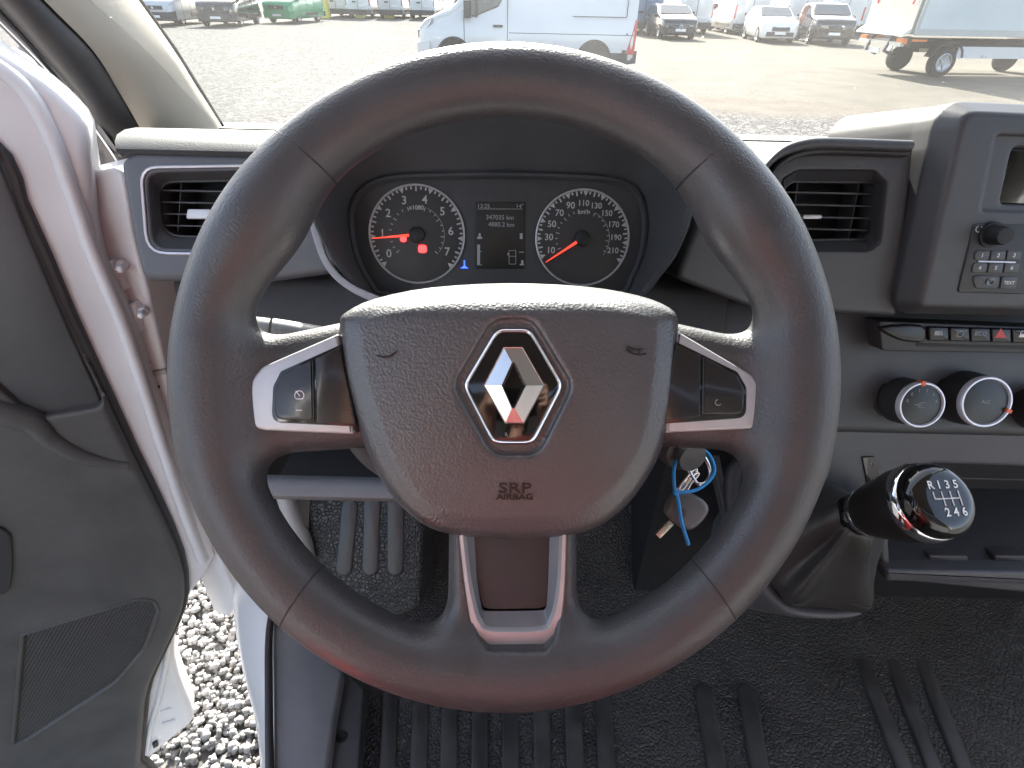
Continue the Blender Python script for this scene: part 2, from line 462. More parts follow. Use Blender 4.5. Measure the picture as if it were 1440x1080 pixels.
# horn symbols pressed into the cover
def path_on(px_pts, w, rad, name, mat_, par):
    MB().tube([FW.p(*FW.uv(a, b, w), w) for a, b in px_pts], rad, 6).build(name, mat_, par)
for mir, cx, cy_ in ((1, 545, 497), (-1, 894, 494)):
    hs = smooth_open([(cx - 15 * mir, cy_ + 3), (cx - 6 * mir, cy_ + 5), (cx + 4 * mir, cy_ + 3), (cx + 13 * mir, cy_ - 3)], 4)
    hs2 = smooth_open([(cx - 10 * mir, cy_ - 3), (cx + 3 * mir, cy_ - 3), (cx + 12 * mir, cy_ - 7)], 4) if mir < 0 else []
    ww = .0150
    path_on(hs, ww - .0006, .0005, 'horn_symbol', ink, wheel)
    if hs2:
        path_on(hs2, ww - .0006, .0005, 'horn_symbol', ink, wheel)
        path_on(smooth_closed([(cx - 5, cy_ - 2), (cx + 5, cy_ - 2), (cx + 4, cy_ + 3), (cx - 4, cy_ + 3)], 3), ww - .0006, .0004, 'horn_symbol', ink, wheel)
# silver spoke trims and button pads
def spoke_trim(trim, padA, padB, mir, icon):
    wz = .0018
    to = rounded(FW.tr(trim, wz), [.010, .014, .010, .001, .001], 5)
    tilt = Frame(FW.O, FW.U, FW.V)
    root = prism('spoke_trim', FW, to, wz - .010, wz + .0040, silver, wheel, .0018)
    a = prism('button_pad', FW, rounded(FW.tr(padA, wz + .005), [.006, .008, .003, .0006, .0006], 4), wz, wz + .0062, button_brown, wheel, .0014)
    b = prism('button_pad', FW, rounded(FW.tr(padB, wz + .005), .0006, 2), wz, wz + .0056, button_brown, wheel, .0005)
    gap = prism('button_bezel', FW, rounded(FW.tr(icon['bez'], wz + .004), [.006, .009, .003, .0006, .0006], 4), wz, wz + .0046, black_gloss, wheel, .0006)
    return wz + .0064
wz = spoke_trim([(354, 604), (356, 536), (372, 516), (478, 470), (500, 610)],
           [(386, 590), (388, 546), (398, 526), (441, 505), (443, 592)],
           [(444, 504), (478, 489), (500, 597), (446, 594)], 1,
           {'bez': [(382, 594), (384, 544), (395, 522), (480, 484), (502, 600)]})
spoke_trim([(1073, 602), (1074, 554), (1052, 526), (950, 466), (933, 608)],
           [(1046, 583), (1047, 546), (1036, 527), (988, 501), (986, 584)],
           [(985, 500), (950, 484), (934, 592), (984, 585)], -1,
           {'bez': [(1049, 588), (1050, 545), (1037, 523), (950, 480), (932, 596)]})
# symbols on the pads
def arc_px(cx, cy_, r, a0, a1, n=14): return [(cx + r * math.cos(R_(a0 + (a1 - a0) * k / n)), cy_ - r * math.sin(R_(a0 + (a1 - a0) * k / n))) for k in range(n + 1)]
path_on(arc_px(421, 556, 6.5, -50, 230), wz, .0003, 'cruise_symbol', white_print, wheel)
path_on([(416.8, 561), (425.2, 561)], wz, .0003, 'cruise_symbol', white_print, wheel)
path_on([(416, 550), (422, 557)], wz, .0003, 'cruise_symbol', white_print, wheel)
path_on([(416, 577), (425, 577)], wz, .00035, 'minus_symbol', white_print, wheel)
path_on(arc_px(1010, 566, 4, 100, 330), wz, .00025, 'ring_symbol', grey_print, wheel)
# lower spoke: silver U and pocket
wz = .0030
def FW_open(pts, w): return [tuple(q) for q in smooth_open(FW.tr(pts, w), 4)]
uo = FW_open([(645, 752), (652, 815), (660, 868), (667, 896), (684, 912), (768, 911), (783, 898), (791, 862), (795, 815), (797, 750)], wz)
ui = FW_open([(652, 752), (659, 815), (668, 858), (675, 876), (690, 887), (762, 886), (775, 874), (782, 852), (787, 815), (790, 750)], wz)
uf = FW_open([(668, 752), (672, 815), (677, 846), (680, 854), (690, 856), (757, 855), (766, 852), (768, 846), (770, 815), (772, 750)], wz - .012)
def lv3(o, w): return [FW.p(u, v, w) for u, v in o]
t_ = MB(); t_.loft([lv3(uo, wz - .012), lv3(uo, wz - .001), lv3(inset(uo, .0006), wz), lv3(inset(ui, -.0005), wz + .0002), lv3(ui, wz - .0006), lv3(inset(ui, .0012), wz - .0035)], (False, False), closed=False)
t_.build('lower_spoke_trim', silver, wheel, 45)
t_ = MB(); t_.loft([lv3(inset(ui, .0008), wz - .0030), lv3(uf, wz - .0085)], (False, False), closed=False)
pk = material('pocket_grey', (.20, .215, .24), .4, vary=.08, vscale=30, metal=.3)
t_.build('lower_spoke_pocket', pk, wheel, 60)
prism('lower_spoke_insert', FW, FW.tr([(667, 751), (668, 800), (677, 848), (681, 855), (690, 857), (757, 856), (767, 853), (769, 846), (771, 800), (773, 749)], wz - .008), wz - .02, wz - .0082, dash_dark, wheel, .0003)

# ================================================================ dashboard
def lean(t): return (0, math.sin(R_(t)), math.cos(R_(t)))
dash = empty('dashboard', (.2, .75, 1.25), 'dark grey moulded dashboard of the van behind the steering wheel', 'dashboard')
# top pad: profile swept across the cab
def sweep(name, prof_at, xs, mat_, parent, smooth=60):
    return MB().loft([[(x if not callable(x) else x(y, z), y, z) for y, z in prof_at(x)] for x in xs]).build(name, mat_, parent, smooth)
def top_prof(x):
    return [(1.07, 1.50), (1.07, 1.538), (1.00, 1.550), (.80, 1.592), (.70, 1.609), (.64, 1.616), (.612, 1.615), (.602, 1.610), (.603, 1.605), (.64, 1.604), (.80, 1.575), (1.0, 1.53)]
sweep('top_pad', top_prof, [lambda y, z: -.418 - max(0, y - .60) * .50, lambda y, z: -.400 - max(0, y - .60) * .50, -.3, 0, .3, .6, 1.0], dash_soft, dash)

# left pod with the side vent
FL = Frame((-.30, .585, 1.55), (1, 0, 0), lean(20))
pod_o = rounded(FL.tr([(166, 228), (188, 209), (350, 213), (470, 220), (500, 330), (468, 385), (366, 399), (199, 396), (186, 340)]), [.012, .02, .01, .01, .02, .02, .06, .014, .05], 4)
hole_px = [(205, 243), (375, 240), (370, 351), (214, 349)]
hole_o = rounded(FL.tr(hole_px), .016, 5)
def pod_sd(x, y, z):
    d = ext(sd_poly(x, y, pod_o), z, -.12, 0, .009)
    c = np.maximum(sd_poly(x, y, hole_o), -.075 - z)
    return smax(d, -c, .002)
lo = (min(q[0] for q in pod_o) - .01, min(q[1] for q in pod_o) - .01, -.13); hi = (max(q[0] for q in pod_o) + .01, max(q[1] for q in pod_o) + .01, .01)
solid('vent_pod', FL, pod_sd, lo, hi, .0026, dash_blue, dash)

# right vent housing with its hood
FRV = Frame((.36, .565, 1.55), (1, 0, 0), lean(17))
rv_o = rounded(FRV.tr([(985, 300), (1060, 262), (1092, 220), (1150, 204), (1287, 206), (1262, 445), (1060, 434), (950, 392)]), [.01, .02, .03, .04, .004, .004, .01, .01], 4)
rhole_px = [(1100, 252), (1122, 240), (1230, 240), (1247, 256), (1238, 340), (1222, 352), (1130, 352), (1104, 340)]
rhole_o = rounded(FRV.tr(rhole_px), .008, 4)
def rv_sd(x, y, z):
    d = ext(sd_poly(x, y, rv_o), z, -.12, 0, .006)
    c = np.maximum(sd_poly(x, y, rhole_o), -.075 - z)
    return smax(d, -c, .002)
lo = (min(q[0] for q in rv_o) - .01, min(q[1] for q in rv_o) - .01, -.13); hi = (max(q[0] for q in rv_o) + .01, max(q[1] for q in rv_o) + .01, .01)
solid('vent_housing', FRV, rv_sd, lo, hi, .0026, dash_hard, dash)
# hood over the right vent: three stepped ribs
def hood_strip(pts, w0, w1, rad, mat_):
    c = smooth_open(FRV.tr(pts, w1), 6)
    m = MB(); ring = []
    for u, v in c:
        r_ = []
        for k in range(9):
            a = math.pi * k / 8
            r_.append(FRV.p(u, v + rad * math.sin(a - math.pi / 2) , w1 - rad + rad * math.cos(a - math.pi / 2)))
        r_ += [FRV.p(u, v + rad, w0), FRV.p(u, v - rad, w0)]
        ring.append(r_)
    m.loft(ring); return m.build('hood_lip', mat_, dash, 50)
hood_strip([(1062, 262), (1076, 238), (1100, 215), (1130, 204), (1170, 201), (1286, 205)], -.14, .030, .0052, dash_hard)
hood_strip([(1074, 268), (1090, 240), (1112, 222), (1140, 213), (1180, 211), (1280, 214)], -.10, .016, .0040, dash_dark)

# instrument binnacle (cowl)
FC = Frame(at(706, 335, .585), (1, 0, 0), lean(22))
clus_px = [(492, 300), (508, 268), (545, 250), (620, 246), (705, 245), (790, 247), (860, 252), (895, 268), (908, 305), (905, 350), (890, 392), (862, 418), (705, 425), (550, 418), (520, 400), (498, 355)]
clus_o = smooth_closed(FC.tr(clus_px), 3)
lip_px = [(442, 262), (458, 175), (520, 120), (610, 100), (706, 97), (800, 100), (890, 125), (955, 180), (968, 262), (955, 340), (932, 385), (885, 430), (706, 455), (530, 425), (486, 398), (456, 340)]
LW = .075
lip_o = smooth_closed(FC.tr(lip_px, LW), 3)
lip_out = smooth_closed(FC.tr([(706 + (a - 706) * 1.035, 300 + (b - 300) * 1.05) for a, b in lip_px], LW - .006), 3)
def bend(o, w, k=1.0):                                     # the lip sweeps back towards its lower edge
    out = []
    for u, v in o:
        ww = w - k * max(0, .02 - v) * .55
        out.append(FC.p(u, v, ww))
    return out
def mix(a, b, t): return [((1 - t) * p[0] + t * q[0], (1 - t) * p[1] + t * q[1]) for p, q in zip(a, b)]
cowl = MB(); cowl.loft([bend(clus_o, -.004, 0), bend(mix(clus_o, lip_o, .12), .004, .0), bend(mix(clus_o, lip_o, .55), .035, .3), bend(lip_o, LW, 1)], (False, False))
cowl.build('binnacle_inside', dash_hard, dash, 80)
co = MB(); co.loft([bend(lip_o, LW, 1), bend(mix(lip_o, lip_out, .5), LW + .003, 1), bend(lip_out, LW - .003, 1),
                    [np.array(q) + np.array((0, .16, -.035)) for q in bend(lip_out, LW - .02, .6)]], (False, False))
co.build('binnacle_cowl', dash_soft, dash, 60)
# pale lip strips either side of the binnacle
def strip_px(pts_a, pts_b, fr, w, mat_, name, parent, thick=.003):
    a = fr.tr(pts_a, w); b = fr.tr(pts_b, w)
    o = smooth_open(a, 5) + smooth_open(b, 5)[::-1]
    return prism(name, fr, o, w - thick, w, mat_, parent, .0008)
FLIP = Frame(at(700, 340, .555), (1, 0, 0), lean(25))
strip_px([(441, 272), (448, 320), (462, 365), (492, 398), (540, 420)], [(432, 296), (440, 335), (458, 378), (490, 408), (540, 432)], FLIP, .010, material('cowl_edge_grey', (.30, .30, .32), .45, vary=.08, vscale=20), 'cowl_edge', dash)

# lower dash: panel from the seam down to the knee edge
def low_prof(x):
    return [(.70, 1.478), (.592, 1.472), (.583, 1.466), (.560, 1.415), (.536, 1.352), (.528, 1.337), (.534, 1.328), (.60, 1.322), (.72, 1.32)]
sweep('lower_panel', low_prof, [lambda y, z: -.398 + (1.47 - z) * .12 - max(0, y - .6) * .3, lambda y, z: -.388 + (1.47 - z) * .12 - max(0, y - .6) * .3, -.2, .1, .25], dash_soft, dash)
FCL = Frame((.45, .556, 1.40), (1, 0, 0), (0, .023, .06))
def mid_prof(x):
    return [(.70, 1.462), (.592, 1.458), (.581, 1.452), (.556, 1.396), (.535, 1.346), (.522, 1.330), (.519, 1.322), (.524, 1.314), (.545, 1.310), (.72, 1.31)]
sweep('centre_panel', mid_prof, [.252, .26, .5, 1.0], dash_hard, dash)
# knee edge and open tray below it
sweep('tray_floor', lambda x: [(.44, 1.280), (.62, 1.268), (.62, 1.274), (.44, 1.286)], [-.27, -.1, .02], black_matt, dash)
sweep('knee_tray', lambda x: [(.425, 1.296), (.420, 1.290), (.424, 1.280), (.445, 1.274), (.455, 1.276), (.452, 1.290), (.436, 1.298)], [-.292, -.285, -.1, .02], material('tray_grey', (.16, .16, .165), .5, vary=.1, vscale=20, bump=[('noise', 600, .15, .0004)]), dash)
MB().box((-.12, .60, 1.29), (.32, .04, .07)).build('tray_back', black_matt, dash)
# column shroud
def shroud_sd(x, y, z):
    e = np.sqrt((x / .118) ** 2 + ((y + .030) / .062) ** 2)
    d = (e - 1) * .06
    return smax(d, np.abs(z + .15) - .095, .02)
solid('column_shroud', FW, shroud_sd, (-.13, -.11, -.26), (.13, .05, -.04), .004, dash_hard, dash)
# control stalk on the left of the column
st_m = material('stalk_grey', (.22, .22, .22), .4, vary=.06, vscale=30)
stp = [at(520, 492, .425), at(450, 476, .415), at(400, 466, .405), at(382, 463, .402), at(356, 460, .398)]
stalk = empty('wiper_stalk', stp[0], 'grey control stalk poking out left of the column behind the wheel', 'stalk')
MB().tube(stp[:4], [.010, .0095, .0085, .0082], 12).build('stalk_arm', st_m, stalk, 60)
MB().tube([stp[3], at(379, 463, .402), stp[4], at(352, 460, .398)], [.0074, .0080, .0078, .0050], 12).build('stalk_tip', st_m, stalk, 60)
# instrument panel is its own unit
clu = empty('instrument_cluster', FC.p(0, -.06, 0), 'black instrument cluster with two round dials and small screen', 'instrument cluster')
face_m = material('cluster_face', (.042, .042, .044), .55, vary=.08, vscale=30)
dial_m = material('dial_face', (.024, .024, .025), .5, vary=.1, vscale=60)
prism('face_plate', FC, clus_o, -.012, -.002, face_m, clu, .001)
band('face_bezel', FC, [(inset(clus_o, -.002), -.004), (inset(clus_o, -.001), .004), (inset(clus_o, .002), .005), (inset(clus_o, .0045), -.001)], dash_hard, clu)
red_m = material('needle_red', (.75, .06, .04), .4, emit=(.9, .06, .03), estr=.25)
warn_m = material('warning_lamp', (.8, .02, .02), .4, emit=(1, .02, .02), estr=1.6)
blue_m = material('blue_lamp', (.03, .06, .8), .4, emit=(.03, .08, 1), estr=.9)
PXM = .585 / FPX
def circ(cx, cy_, r, n=48): return [(cx + r * math.cos(2 * math.pi * k / n), cy_ + r * math.sin(2 * math.pi * k / n)) for k in range(n)]
def dial(cpx, cpy, rad_px, nums, a0, a1, tri_every, n_tick, sub_lab, needle_ang, name):
    cu, cv = FC.uv(cpx, cpy); r = rad_px * PXM
    d = prism('dial', FC, circ(cu, cv, r), -.004, -.0008, dial_m, clu, .0005)
    band('dial_ring', FC, [(circ(cu, cv, r * 1.012), -.002), (circ(cu, cv, r * 1.012), .0008), (circ(cu, cv, r * .99), .0012), (circ(cu, cv, r * .972), -.0004)], silver, d)
    m = MB(); w = -.0004
    for k in range(n_tick + 1):
        a = R_(a0 + (a1 - a0) * k / n_tick); c, s_ = math.cos(a), math.sin(a)
        big = k % tri_every == 0; med = k % tri_every == tri_every // 2
        if big:
            q = [(r * .965, -.055 * r), (r * .965, .055 * r), (r * .86, 0)]
        else:
            l_ = .87 if med else .905; h = .016 * r
            q = [(r * .965, -h), (r * .965, h), (r * l_, h), (r * l_, -h)]
        m.add([FC.p(cu + x * c - y * s_, cv + x * s_ + y * c, w) for x, y in q], [tuple(range(len(q)))])
    m.build('tick_marks', dial_print, d, 0)
    m = MB()
    for k in range(n_tick // 2 + 1):                                    # inner scale
        a = R_(a0 + (a1 - a0) * k / (n_tick // 2)); c, s_ = math.cos(a), math.sin(a); h = .009 * r
        l_ = .50 if k % 3 == 0 else .53
        q = [(r * .58, -h), (r * .58, h), (r * l_, h), (r * l_, -h)]
        m.add([FC.p(cu + x * c - y * s_, cv + x * s_ + y * c, w) for x, y in q], [(0, 1, 2, 3)])
    arc = [(.58 * r * math.cos(R_(t)), .58 * r * math.sin(R_(t))) for t in range(-36, 70, 6)]
    m.tube([FC.p(cu + x, cv + y, w) for x, y in arc], .00025, 5)
    m.build('inner_scale', grey_print, d, 0)
    m = MB()
    for s_, a in nums:
        rr = r * (.72 if len(s_) < 3 else .715)
        text('', s_, FC, cu + rr * math.cos(R_(a)), cv + rr * math.sin(R_(a)), w, r * (.235 if rad_px > 66.5 else .19 if len(s_) < 3 else .165), None, mb=m, bold=.00012)
    m.build('numerals', dial_print, d, 0)
    text('unit_lettering', sub_lab, FC, cu, cv + r * .62 - .004, w, r * .125, dial_print, d, bold=.0001)
    a = R_(needle_ang); c, s_ = math.cos(a), math.sin(a)
    MB().lathe(FC.p(cu, cv, -.001), FC.N, [(0, r * .17), (.004, r * .16), (.0052, r * .13), (.0054, 0.0001)], 24).build('needle_hub', black_matt, d)
    m = MB(); q = [(r * .14, -.03 * r), (r * .14, .03 * r), (r * .93, .008 * r), (r * .93, -.008 * r)]
    m.loft([[FC.p(cu + x * c - y * s_, cv + x * s_ + y * c, .0024) for x, y in q], [FC.p(cu + x * c - y * s_, cv + x * s_ + y * c, .0034) for x, y in q]])
    m.build('needle', red_m, d, 0)
    return d
A0, A1 = 226, -40
nums = [(str(k), A0 - 12 + (A1 + 24 - A0) * k / 7) for k in range(8)]
rev = dial(586, 330, 67, nums, 221, -41, 6, 42, 'x1000', 186, 'rev')
sp = [10, 30, 50, 70, 90, 110, 130, 150, 170, 190, 210]
nums = [(str(k), 202 - (202 + 20) * i / 10) for i, k in enumerate(sp)]
spd = dial(819, 335, 65.5, nums, 205, -28, 4, 40, 'km/h', 214, 'speed')
for (px, py, rr) in ((567, 336, 4.5), (594, 350, 6)):
    u, v = FC.uv(px, py); prism('warning_light', FC, rounded([(u - rr * PXM, v - .9 * rr * PXM), (u + rr * PXM, v - .9 * rr * PXM), (u + rr * PXM, v + .9 * rr * PXM), (u - rr * PXM, v + .9 * rr * PXM)], .003, 3), -.001, -.0003, warn_m, clu, .0001)
u, v = FC.uv(653, 374); mm = MB(); mm.add([FC.p(u - .0045, v - .0025, -.001), FC.p(u + .0045, v - .0025, -.001), FC.p(u, v + .0005, -.001)], [(0, 1, 2)]); mm.box(FC.p(u, v + .002, -.001), (.0012, .0006, .008)); mm.build('blue_light', blue_m, clu, 0)
# display
lcd_m = material('display_glass', (.012, .0125, .011), .3, vary=.05, vscale=40)
scr = prism('display', FC, FC.tr([(669, 284), (738, 284), (738, 378), (669, 378)]), -.003, -.0006, lcd_m, clu, .0003)
def lcd(s, px, py, size, al='CENTER'):
    text('display_text', s, FC, *FC.uv(px, py), -.0003, size, grey_print, scr, align=al)
lcd('13:25', 680, 290, .0062); lcd('14°', 731, 290, .0062)
lcd('347035 km', 703, 306, .0066); lcd('4880.2 km', 705, 316, .0066)
mm = MB()
def lbox(x0, y0, x1, y1):
    o = FC.tr([(x0, y0), (x1, y0), (x1, y1), (x0, y1)]); mm.add([FC.p(u, v, -.0003) for u, v in o], [(0, 1, 2, 3)])
lbox(672, 293.5, 735, 294.2); lbox(671, 344, 675, 373); lbox(671, 372, 678, 373); lbox(671, 353, 677, 354); lbox(671, 333, 678, 336); lbox(673, 328, 676, 333)
lbox(731, 328, 735, 336); lbox(730, 354, 737, 355); lbox(731, 371, 737, 373); lbox(733, 366, 736, 372)
for q in ((716, 352, 725, 352.7), (716, 371, 725, 371.7), (715.5, 352, 716.2, 371.5), (725, 352, 725.7, 371.5), (716, 360, 725, 360.7), (713.5, 356, 715.5, 359)): lbox(*q)
mm.build('display_symbols', grey_print, scr, 0)['kind'] = 'stuff'

# ---------------------------------------------------------------- air vents
def vent(fr, hole, inner_px, n_h, v_lines, tab_px, ring_px, label, ring_mat, depth=.018):
    c0 = fr.p(sum(q[0] for q in hole) / len(hole), min(q[1] for q in hole), -.03)
    v = empty('air_vent', c0, label, 'air vent', 'air vents of the dashboard')
    n = len(hole); ho = rounded(fr.tr(ring_px[0]), ring_px[1], 5)
    hi = rounded(fr.tr(inner_px, -depth), ring_px[1], 5)
    band('funnel', fr, [(inset(ho, .0035), .001), (inset(ho, .005), -.002), (mix(inset(ho, .005), hi, .85), -depth * .85), (hi, -depth), (inset(hi, .001), -depth - .02)], dash_hard, v, 60)
    if ring_mat: band('silver_ring', fr, [(ho, -.001), (inset(ho, .0004), .0018), (inset(ho, .0014), .0026), (inset(ho, .0030), .0020), (inset(ho, .0038), -.001)], ring_mat, v)
    us = [q[0] for q in hi]; vs_ = [q[1] for q in hi]; u0, u1, v0, v1 = min(us), max(us), min(vs_), max(vs_)
    prism('vent_back', fr, [(u0, v0), (u1, v0), (u1, v1), (u0, v1)], -.074, -.06, black_matt, v, .001)
    fi = inset(hi, .002)
    band('slat_frame', fr, [(hi, -depth - .004), (hi, -depth - .001), (fi, -depth - .001), (fi, -depth - .006)], dash_dark, v)
    for k in range(1, n_h + 1):
        vv = v0 + (v1 - v0) * k / (n_h + 1)
        m = MB(); q = rounded([(u0 + .003, vv - .0009), (u1 - .003, vv - .0009), (u1 - .003, vv + .0009), (u0 + .003, vv + .0009)], .0008, 2)
        prism('', fr, q, -depth - .022, -depth - .003, None, mb=m, bevel=.0005); m.build('slat', dash_hard, v)
    for pa, pb in v_lines:
        a = fr.uv(*pa, -depth - .012); b = fr.uv(*pb, -depth - .012)
        q = [(a[0] - .0006, a[1]), (a[0] + .0006, a[1]), (b[0] + .0006, b[1]), (b[0] - .0006, b[1])]
        prism('divider', fr, q, -depth - .04, -depth - .012, dash_hard, v, .0002)
    prism('vent_tab', fr, rounded(fr.tr(tab_px, -depth + .002), .002, 3), -depth - .008, -depth + .003, silver, v, .001)
    return v
vent(FL, hole_o, [(219, 254), (366, 252), (362, 336), (226, 333)], 4, [((255, 254), (249, 336)), ((320, 254), (316, 336))],
     [(264, 294), (297, 294), (296, 308), (262, 308)], ([(196, 233), (382, 230), (376, 361), (206, 358)], .022),
     'left air vent with bright silver ring next to the open door', silver_light)
vent(FRV, rhole_o, [(1102, 263), (1115, 254), (1228, 255), (1236, 264), (1226, 328), (1217, 338), (1140, 339), (1112, 330)], 4, [((1122, 256), (1112, 338)), ((1209, 256), (1193, 338))],
     [(1129, 302), (1156, 302), (1155, 308), (1128, 308)], ([(1096, 250), (1121, 235), (1232, 235), (1252, 252), (1243, 344), (1226, 357), (1128, 357), (1100, 345)], .008),
     'black air vent under the stepped hood left of the radio', None)

# ---------------------------------------------------------------- radio tower
FT = Frame((.47, .535, 1.56), (1, 0, 0), lean(16))
tw_o = rounded(FT.tr([(1356, 157), (1600, 168), (1600, 436), (1294, 431)]), [.012, .01, .01, .008], 4)
def tower_sd(x, y, z):
    d2 = sd_poly(x, y, tw_o)
    zz = np.clip(-z, 0, .3)
    d = np.maximum(d2 - np.minimum(zz * .55, .014) - np.maximum(zz - .03, 0) * .10, np.maximum(z, -.20 - z))
    return d * .9
lo = (min(q[0] for q in tw_o) - .045, min(q[1] for q in tw_o) - .045, -.21); hi = (max(q[0] for q in tw_o) + .005, max(q[1] for q in tw_o) + .045, .012)
scrn_o = rounded(FT.tr([(1402, 189), (1600, 196), (1600, 304), (1380, 296)]), .004, 3)
disp_o = rounded(FT.tr([(1422, 206), (1600, 212), (1600, 294), (1404, 287)], -.006), .006, 4)
def tower_cut(x, y, z):
    d = ext(sd_poly(x, y, tw_o) - np.minimum(np.clip(-z, 0, 1) * .55, .012) - np.maximum(-z - .05, 0) * .06, z, -.20, 0, .003)
    s1 = sd_poly(x, y, scrn_o)
    cut = np.maximum(s1, (-.004 - z)); d = smax(d, -cut, .0015)
    cut2 = np.maximum(sd_poly(x, y, disp_o), -.016 - z)
    return smax(d, -cut2, .003)
solid('radio_tower', FT, tower_cut, lo, hi, .0026, dash_hard, dash)
prism('display_glass', FT, inset(disp_o, -.001), -.018, -.0145, black_gloss, dash, .0003)
rad = empty('car_radio', FT.p(*FT.uv(1420, 410), 0), 'car radio with round knob and numbered keys below the dark screen', 'radio')
ra_o = rounded(FT.tr([(1369, 314), (1600, 320), (1600, 418), (1345, 411)]), .004, 3)
prism('fascia', FT, ra_o, -.010, .0016, material('radio_fascia', (.024, .026, .030), .4, vary=.08, vscale=30), rad, .0012)
ku, kv = FT.uv(1396, 330, .004)
MB().lathe(FT.p(ku, kv, .001), FT.N, [(0, .0125), (.003, .0122), (.0035, .0098), (.016, .0088), (.0185, .0078), (.019, .0001)], 28).build('volume_knob', black_matt, rad, 50)
key_m = material('radio_key', (.05, .052, .056), .35, vary=.08, vscale=60)
KW = .0030
def key(pts, lab, size, rr=.0012):
    o = FT.tr(pts, KW); k = prism('radio_key', FT, rounded(inset(o, .0003), rr, 3), .0005, KW, key_m, rad, .0006)
    if lab: text('key_print', lab, FT, sum(q[0] for q in o) / 4, sum(q[1] for q in o) / 4, KW + .0002, size, white_print, k, bold=.00005)
for r_, (ya, yb) in enumerate(((352, 366), (369, 384))):
    for c_ in range(3):
        xa = 1372 + c_ * 22.5 - r_ * 3.5
        key([(xa, ya), (xa + 21.5, ya + .6), (xa + 18.5, yb + .6), (xa - 2.5, yb)], ['123', '456'][r_][c_], .0055, .003 if c_ == 0 else .0012)
key([(1366, 387), (1407, 388), (1404, 407), (1372, 406)], None, .004, .005)
key([(1409, 388), (1432, 388.6), (1429, 407.6), (1406, 407)], 'TEXT', .0046)
bu, bv = FT.uv(1392, 396, KW); MB().lathe(FT.p(bu, bv, KW - .001), FT.N, [(0, .0045), (.0018, .0042), (.002, .003), (.0005, .0001)], 20).build('aux_socket', black_gloss, rad, 50)
a_ = FT.uv(1376, 367.6, KW); b_ = FT.uv(1428, 369, KW)
MB().tube([FT.p(*a_, .0026), FT.p(*b_, .0026)], .0009, 8).build('key_divider', silver_light, rad)
pu, pv = FT.uv(1377, 322, .002)
MB().tube([FT.p(pu + .0030 * math.cos(R_(t)), pv + .0030 * math.sin(R_(t)), .0018) for t in range(120, 421, 20)], .0003, 5).build('power_symbol', white_print, rad)
vu = FT.tr([(1408, 326), (1422, 320.5), (1422, 326)], .002); mesh('volume_symbol', [FT.p(u, v, .0019) for u, v in vu], [(0, 1, 2)], white_print, rad, 0)

# ---------------------------------------------------------------- switch bar
FS = Frame((.47, .548, 1.425), (1, 0, 0), lean(18))
sw = empty('switch_bar', FS.p(.05, -.03, 0), 'black strip of push switches under the radio tower', 'switches')
prism('bar_frame', FS, rounded(FS.tr([(1238, 452), (1600, 466), (1600, 500), (1242, 494)], .008), [.003, .002, .002, .006], 3), -.03, .006, dash_dark, sw, .0015)
prism('bar_end', FS, smooth_closed(FS.tr([(1240, 461), (1298, 458), (1302, 480), (1285, 482), (1262, 477)], .012), 3), .003, .011, black_satin, sw, .003)
prism('slot', FS, FS.tr([(1290, 483), (1600, 492), (1600, 497), (1290, 487)], .008), .002, .0066, black_matt, sw, .0002)
for k in range(9):
    x0 = 1308 + k * 29.3; y0 = 460 + k * .75
    o = FS.tr([(x0 - .5, y0), (x0 + 26.5, y0 + .5), (x0 + 27.5, y0 + 20), (x0, y0 + 19.5)], .012)
    b = prism('switch', FS, rounded(o, .001, 2), .004, .0115, black_satin, sw, .0016)
    cu, cv = FS.uv(x0 + 13, y0 + 8, .012); w = .0118
    if k == 0:
        q = MB(); q.add([FS.p(cu - .005, cv - .003, w), FS.p(cu + .001, cv - .003, w), FS.p(cu + .001, cv + .002, w), FS.p(cu - .005, cv + .002, w)], [(0, 1, 2, 3)]); q.add([FS.p(cu + .0015, cv - .003, w), FS.p(cu + .005, cv - .003, w), FS.p(cu + .002, cv + .0035, w)], [(0, 1, 2)]); q.build('switch_symbol', grey_print, b, 0)
    elif k == 1:
        q = MB(); q.tube([FS.p(cu + .0035 * math.cos(R_(t)), cv - .001 + .003 * math.sin(R_(t)), w) for t in range(0, 341, 20)], .0005, 5); q.tube([FS.p(cu - .006, cv + .003, w), FS.p(cu + .007, cv + .003, w)], .0005, 5); q.build('switch_symbol', grey_print, b, 0)
    elif k == 2: text('switch_symbol', 'ECO', FS, cu, cv, w, .0068, grey_print, b)
    elif k == 3: mesh('switch_symbol', [FS.p(cu - .0068, cv - .004, w), FS.p(cu + .0068, cv - .004, w), FS.p(cu - .003, cv + .007, w)], [(0, 1, 2)], material('hazard_red', (.55, .03, .03), .4), b, 0)
    elif k == 4:
        q = MB(); q.box(FS.p(cu, cv - .001, w), (.007, .0006, .005)); q.tube([FS.p(cu - .003, cv + .001, w), FS.p(cu - .003, cv + .004, w), FS.p(cu + .0, cv + .0045, w)], .0005, 5); q.build('switch_symbol', white_print, b, 0)

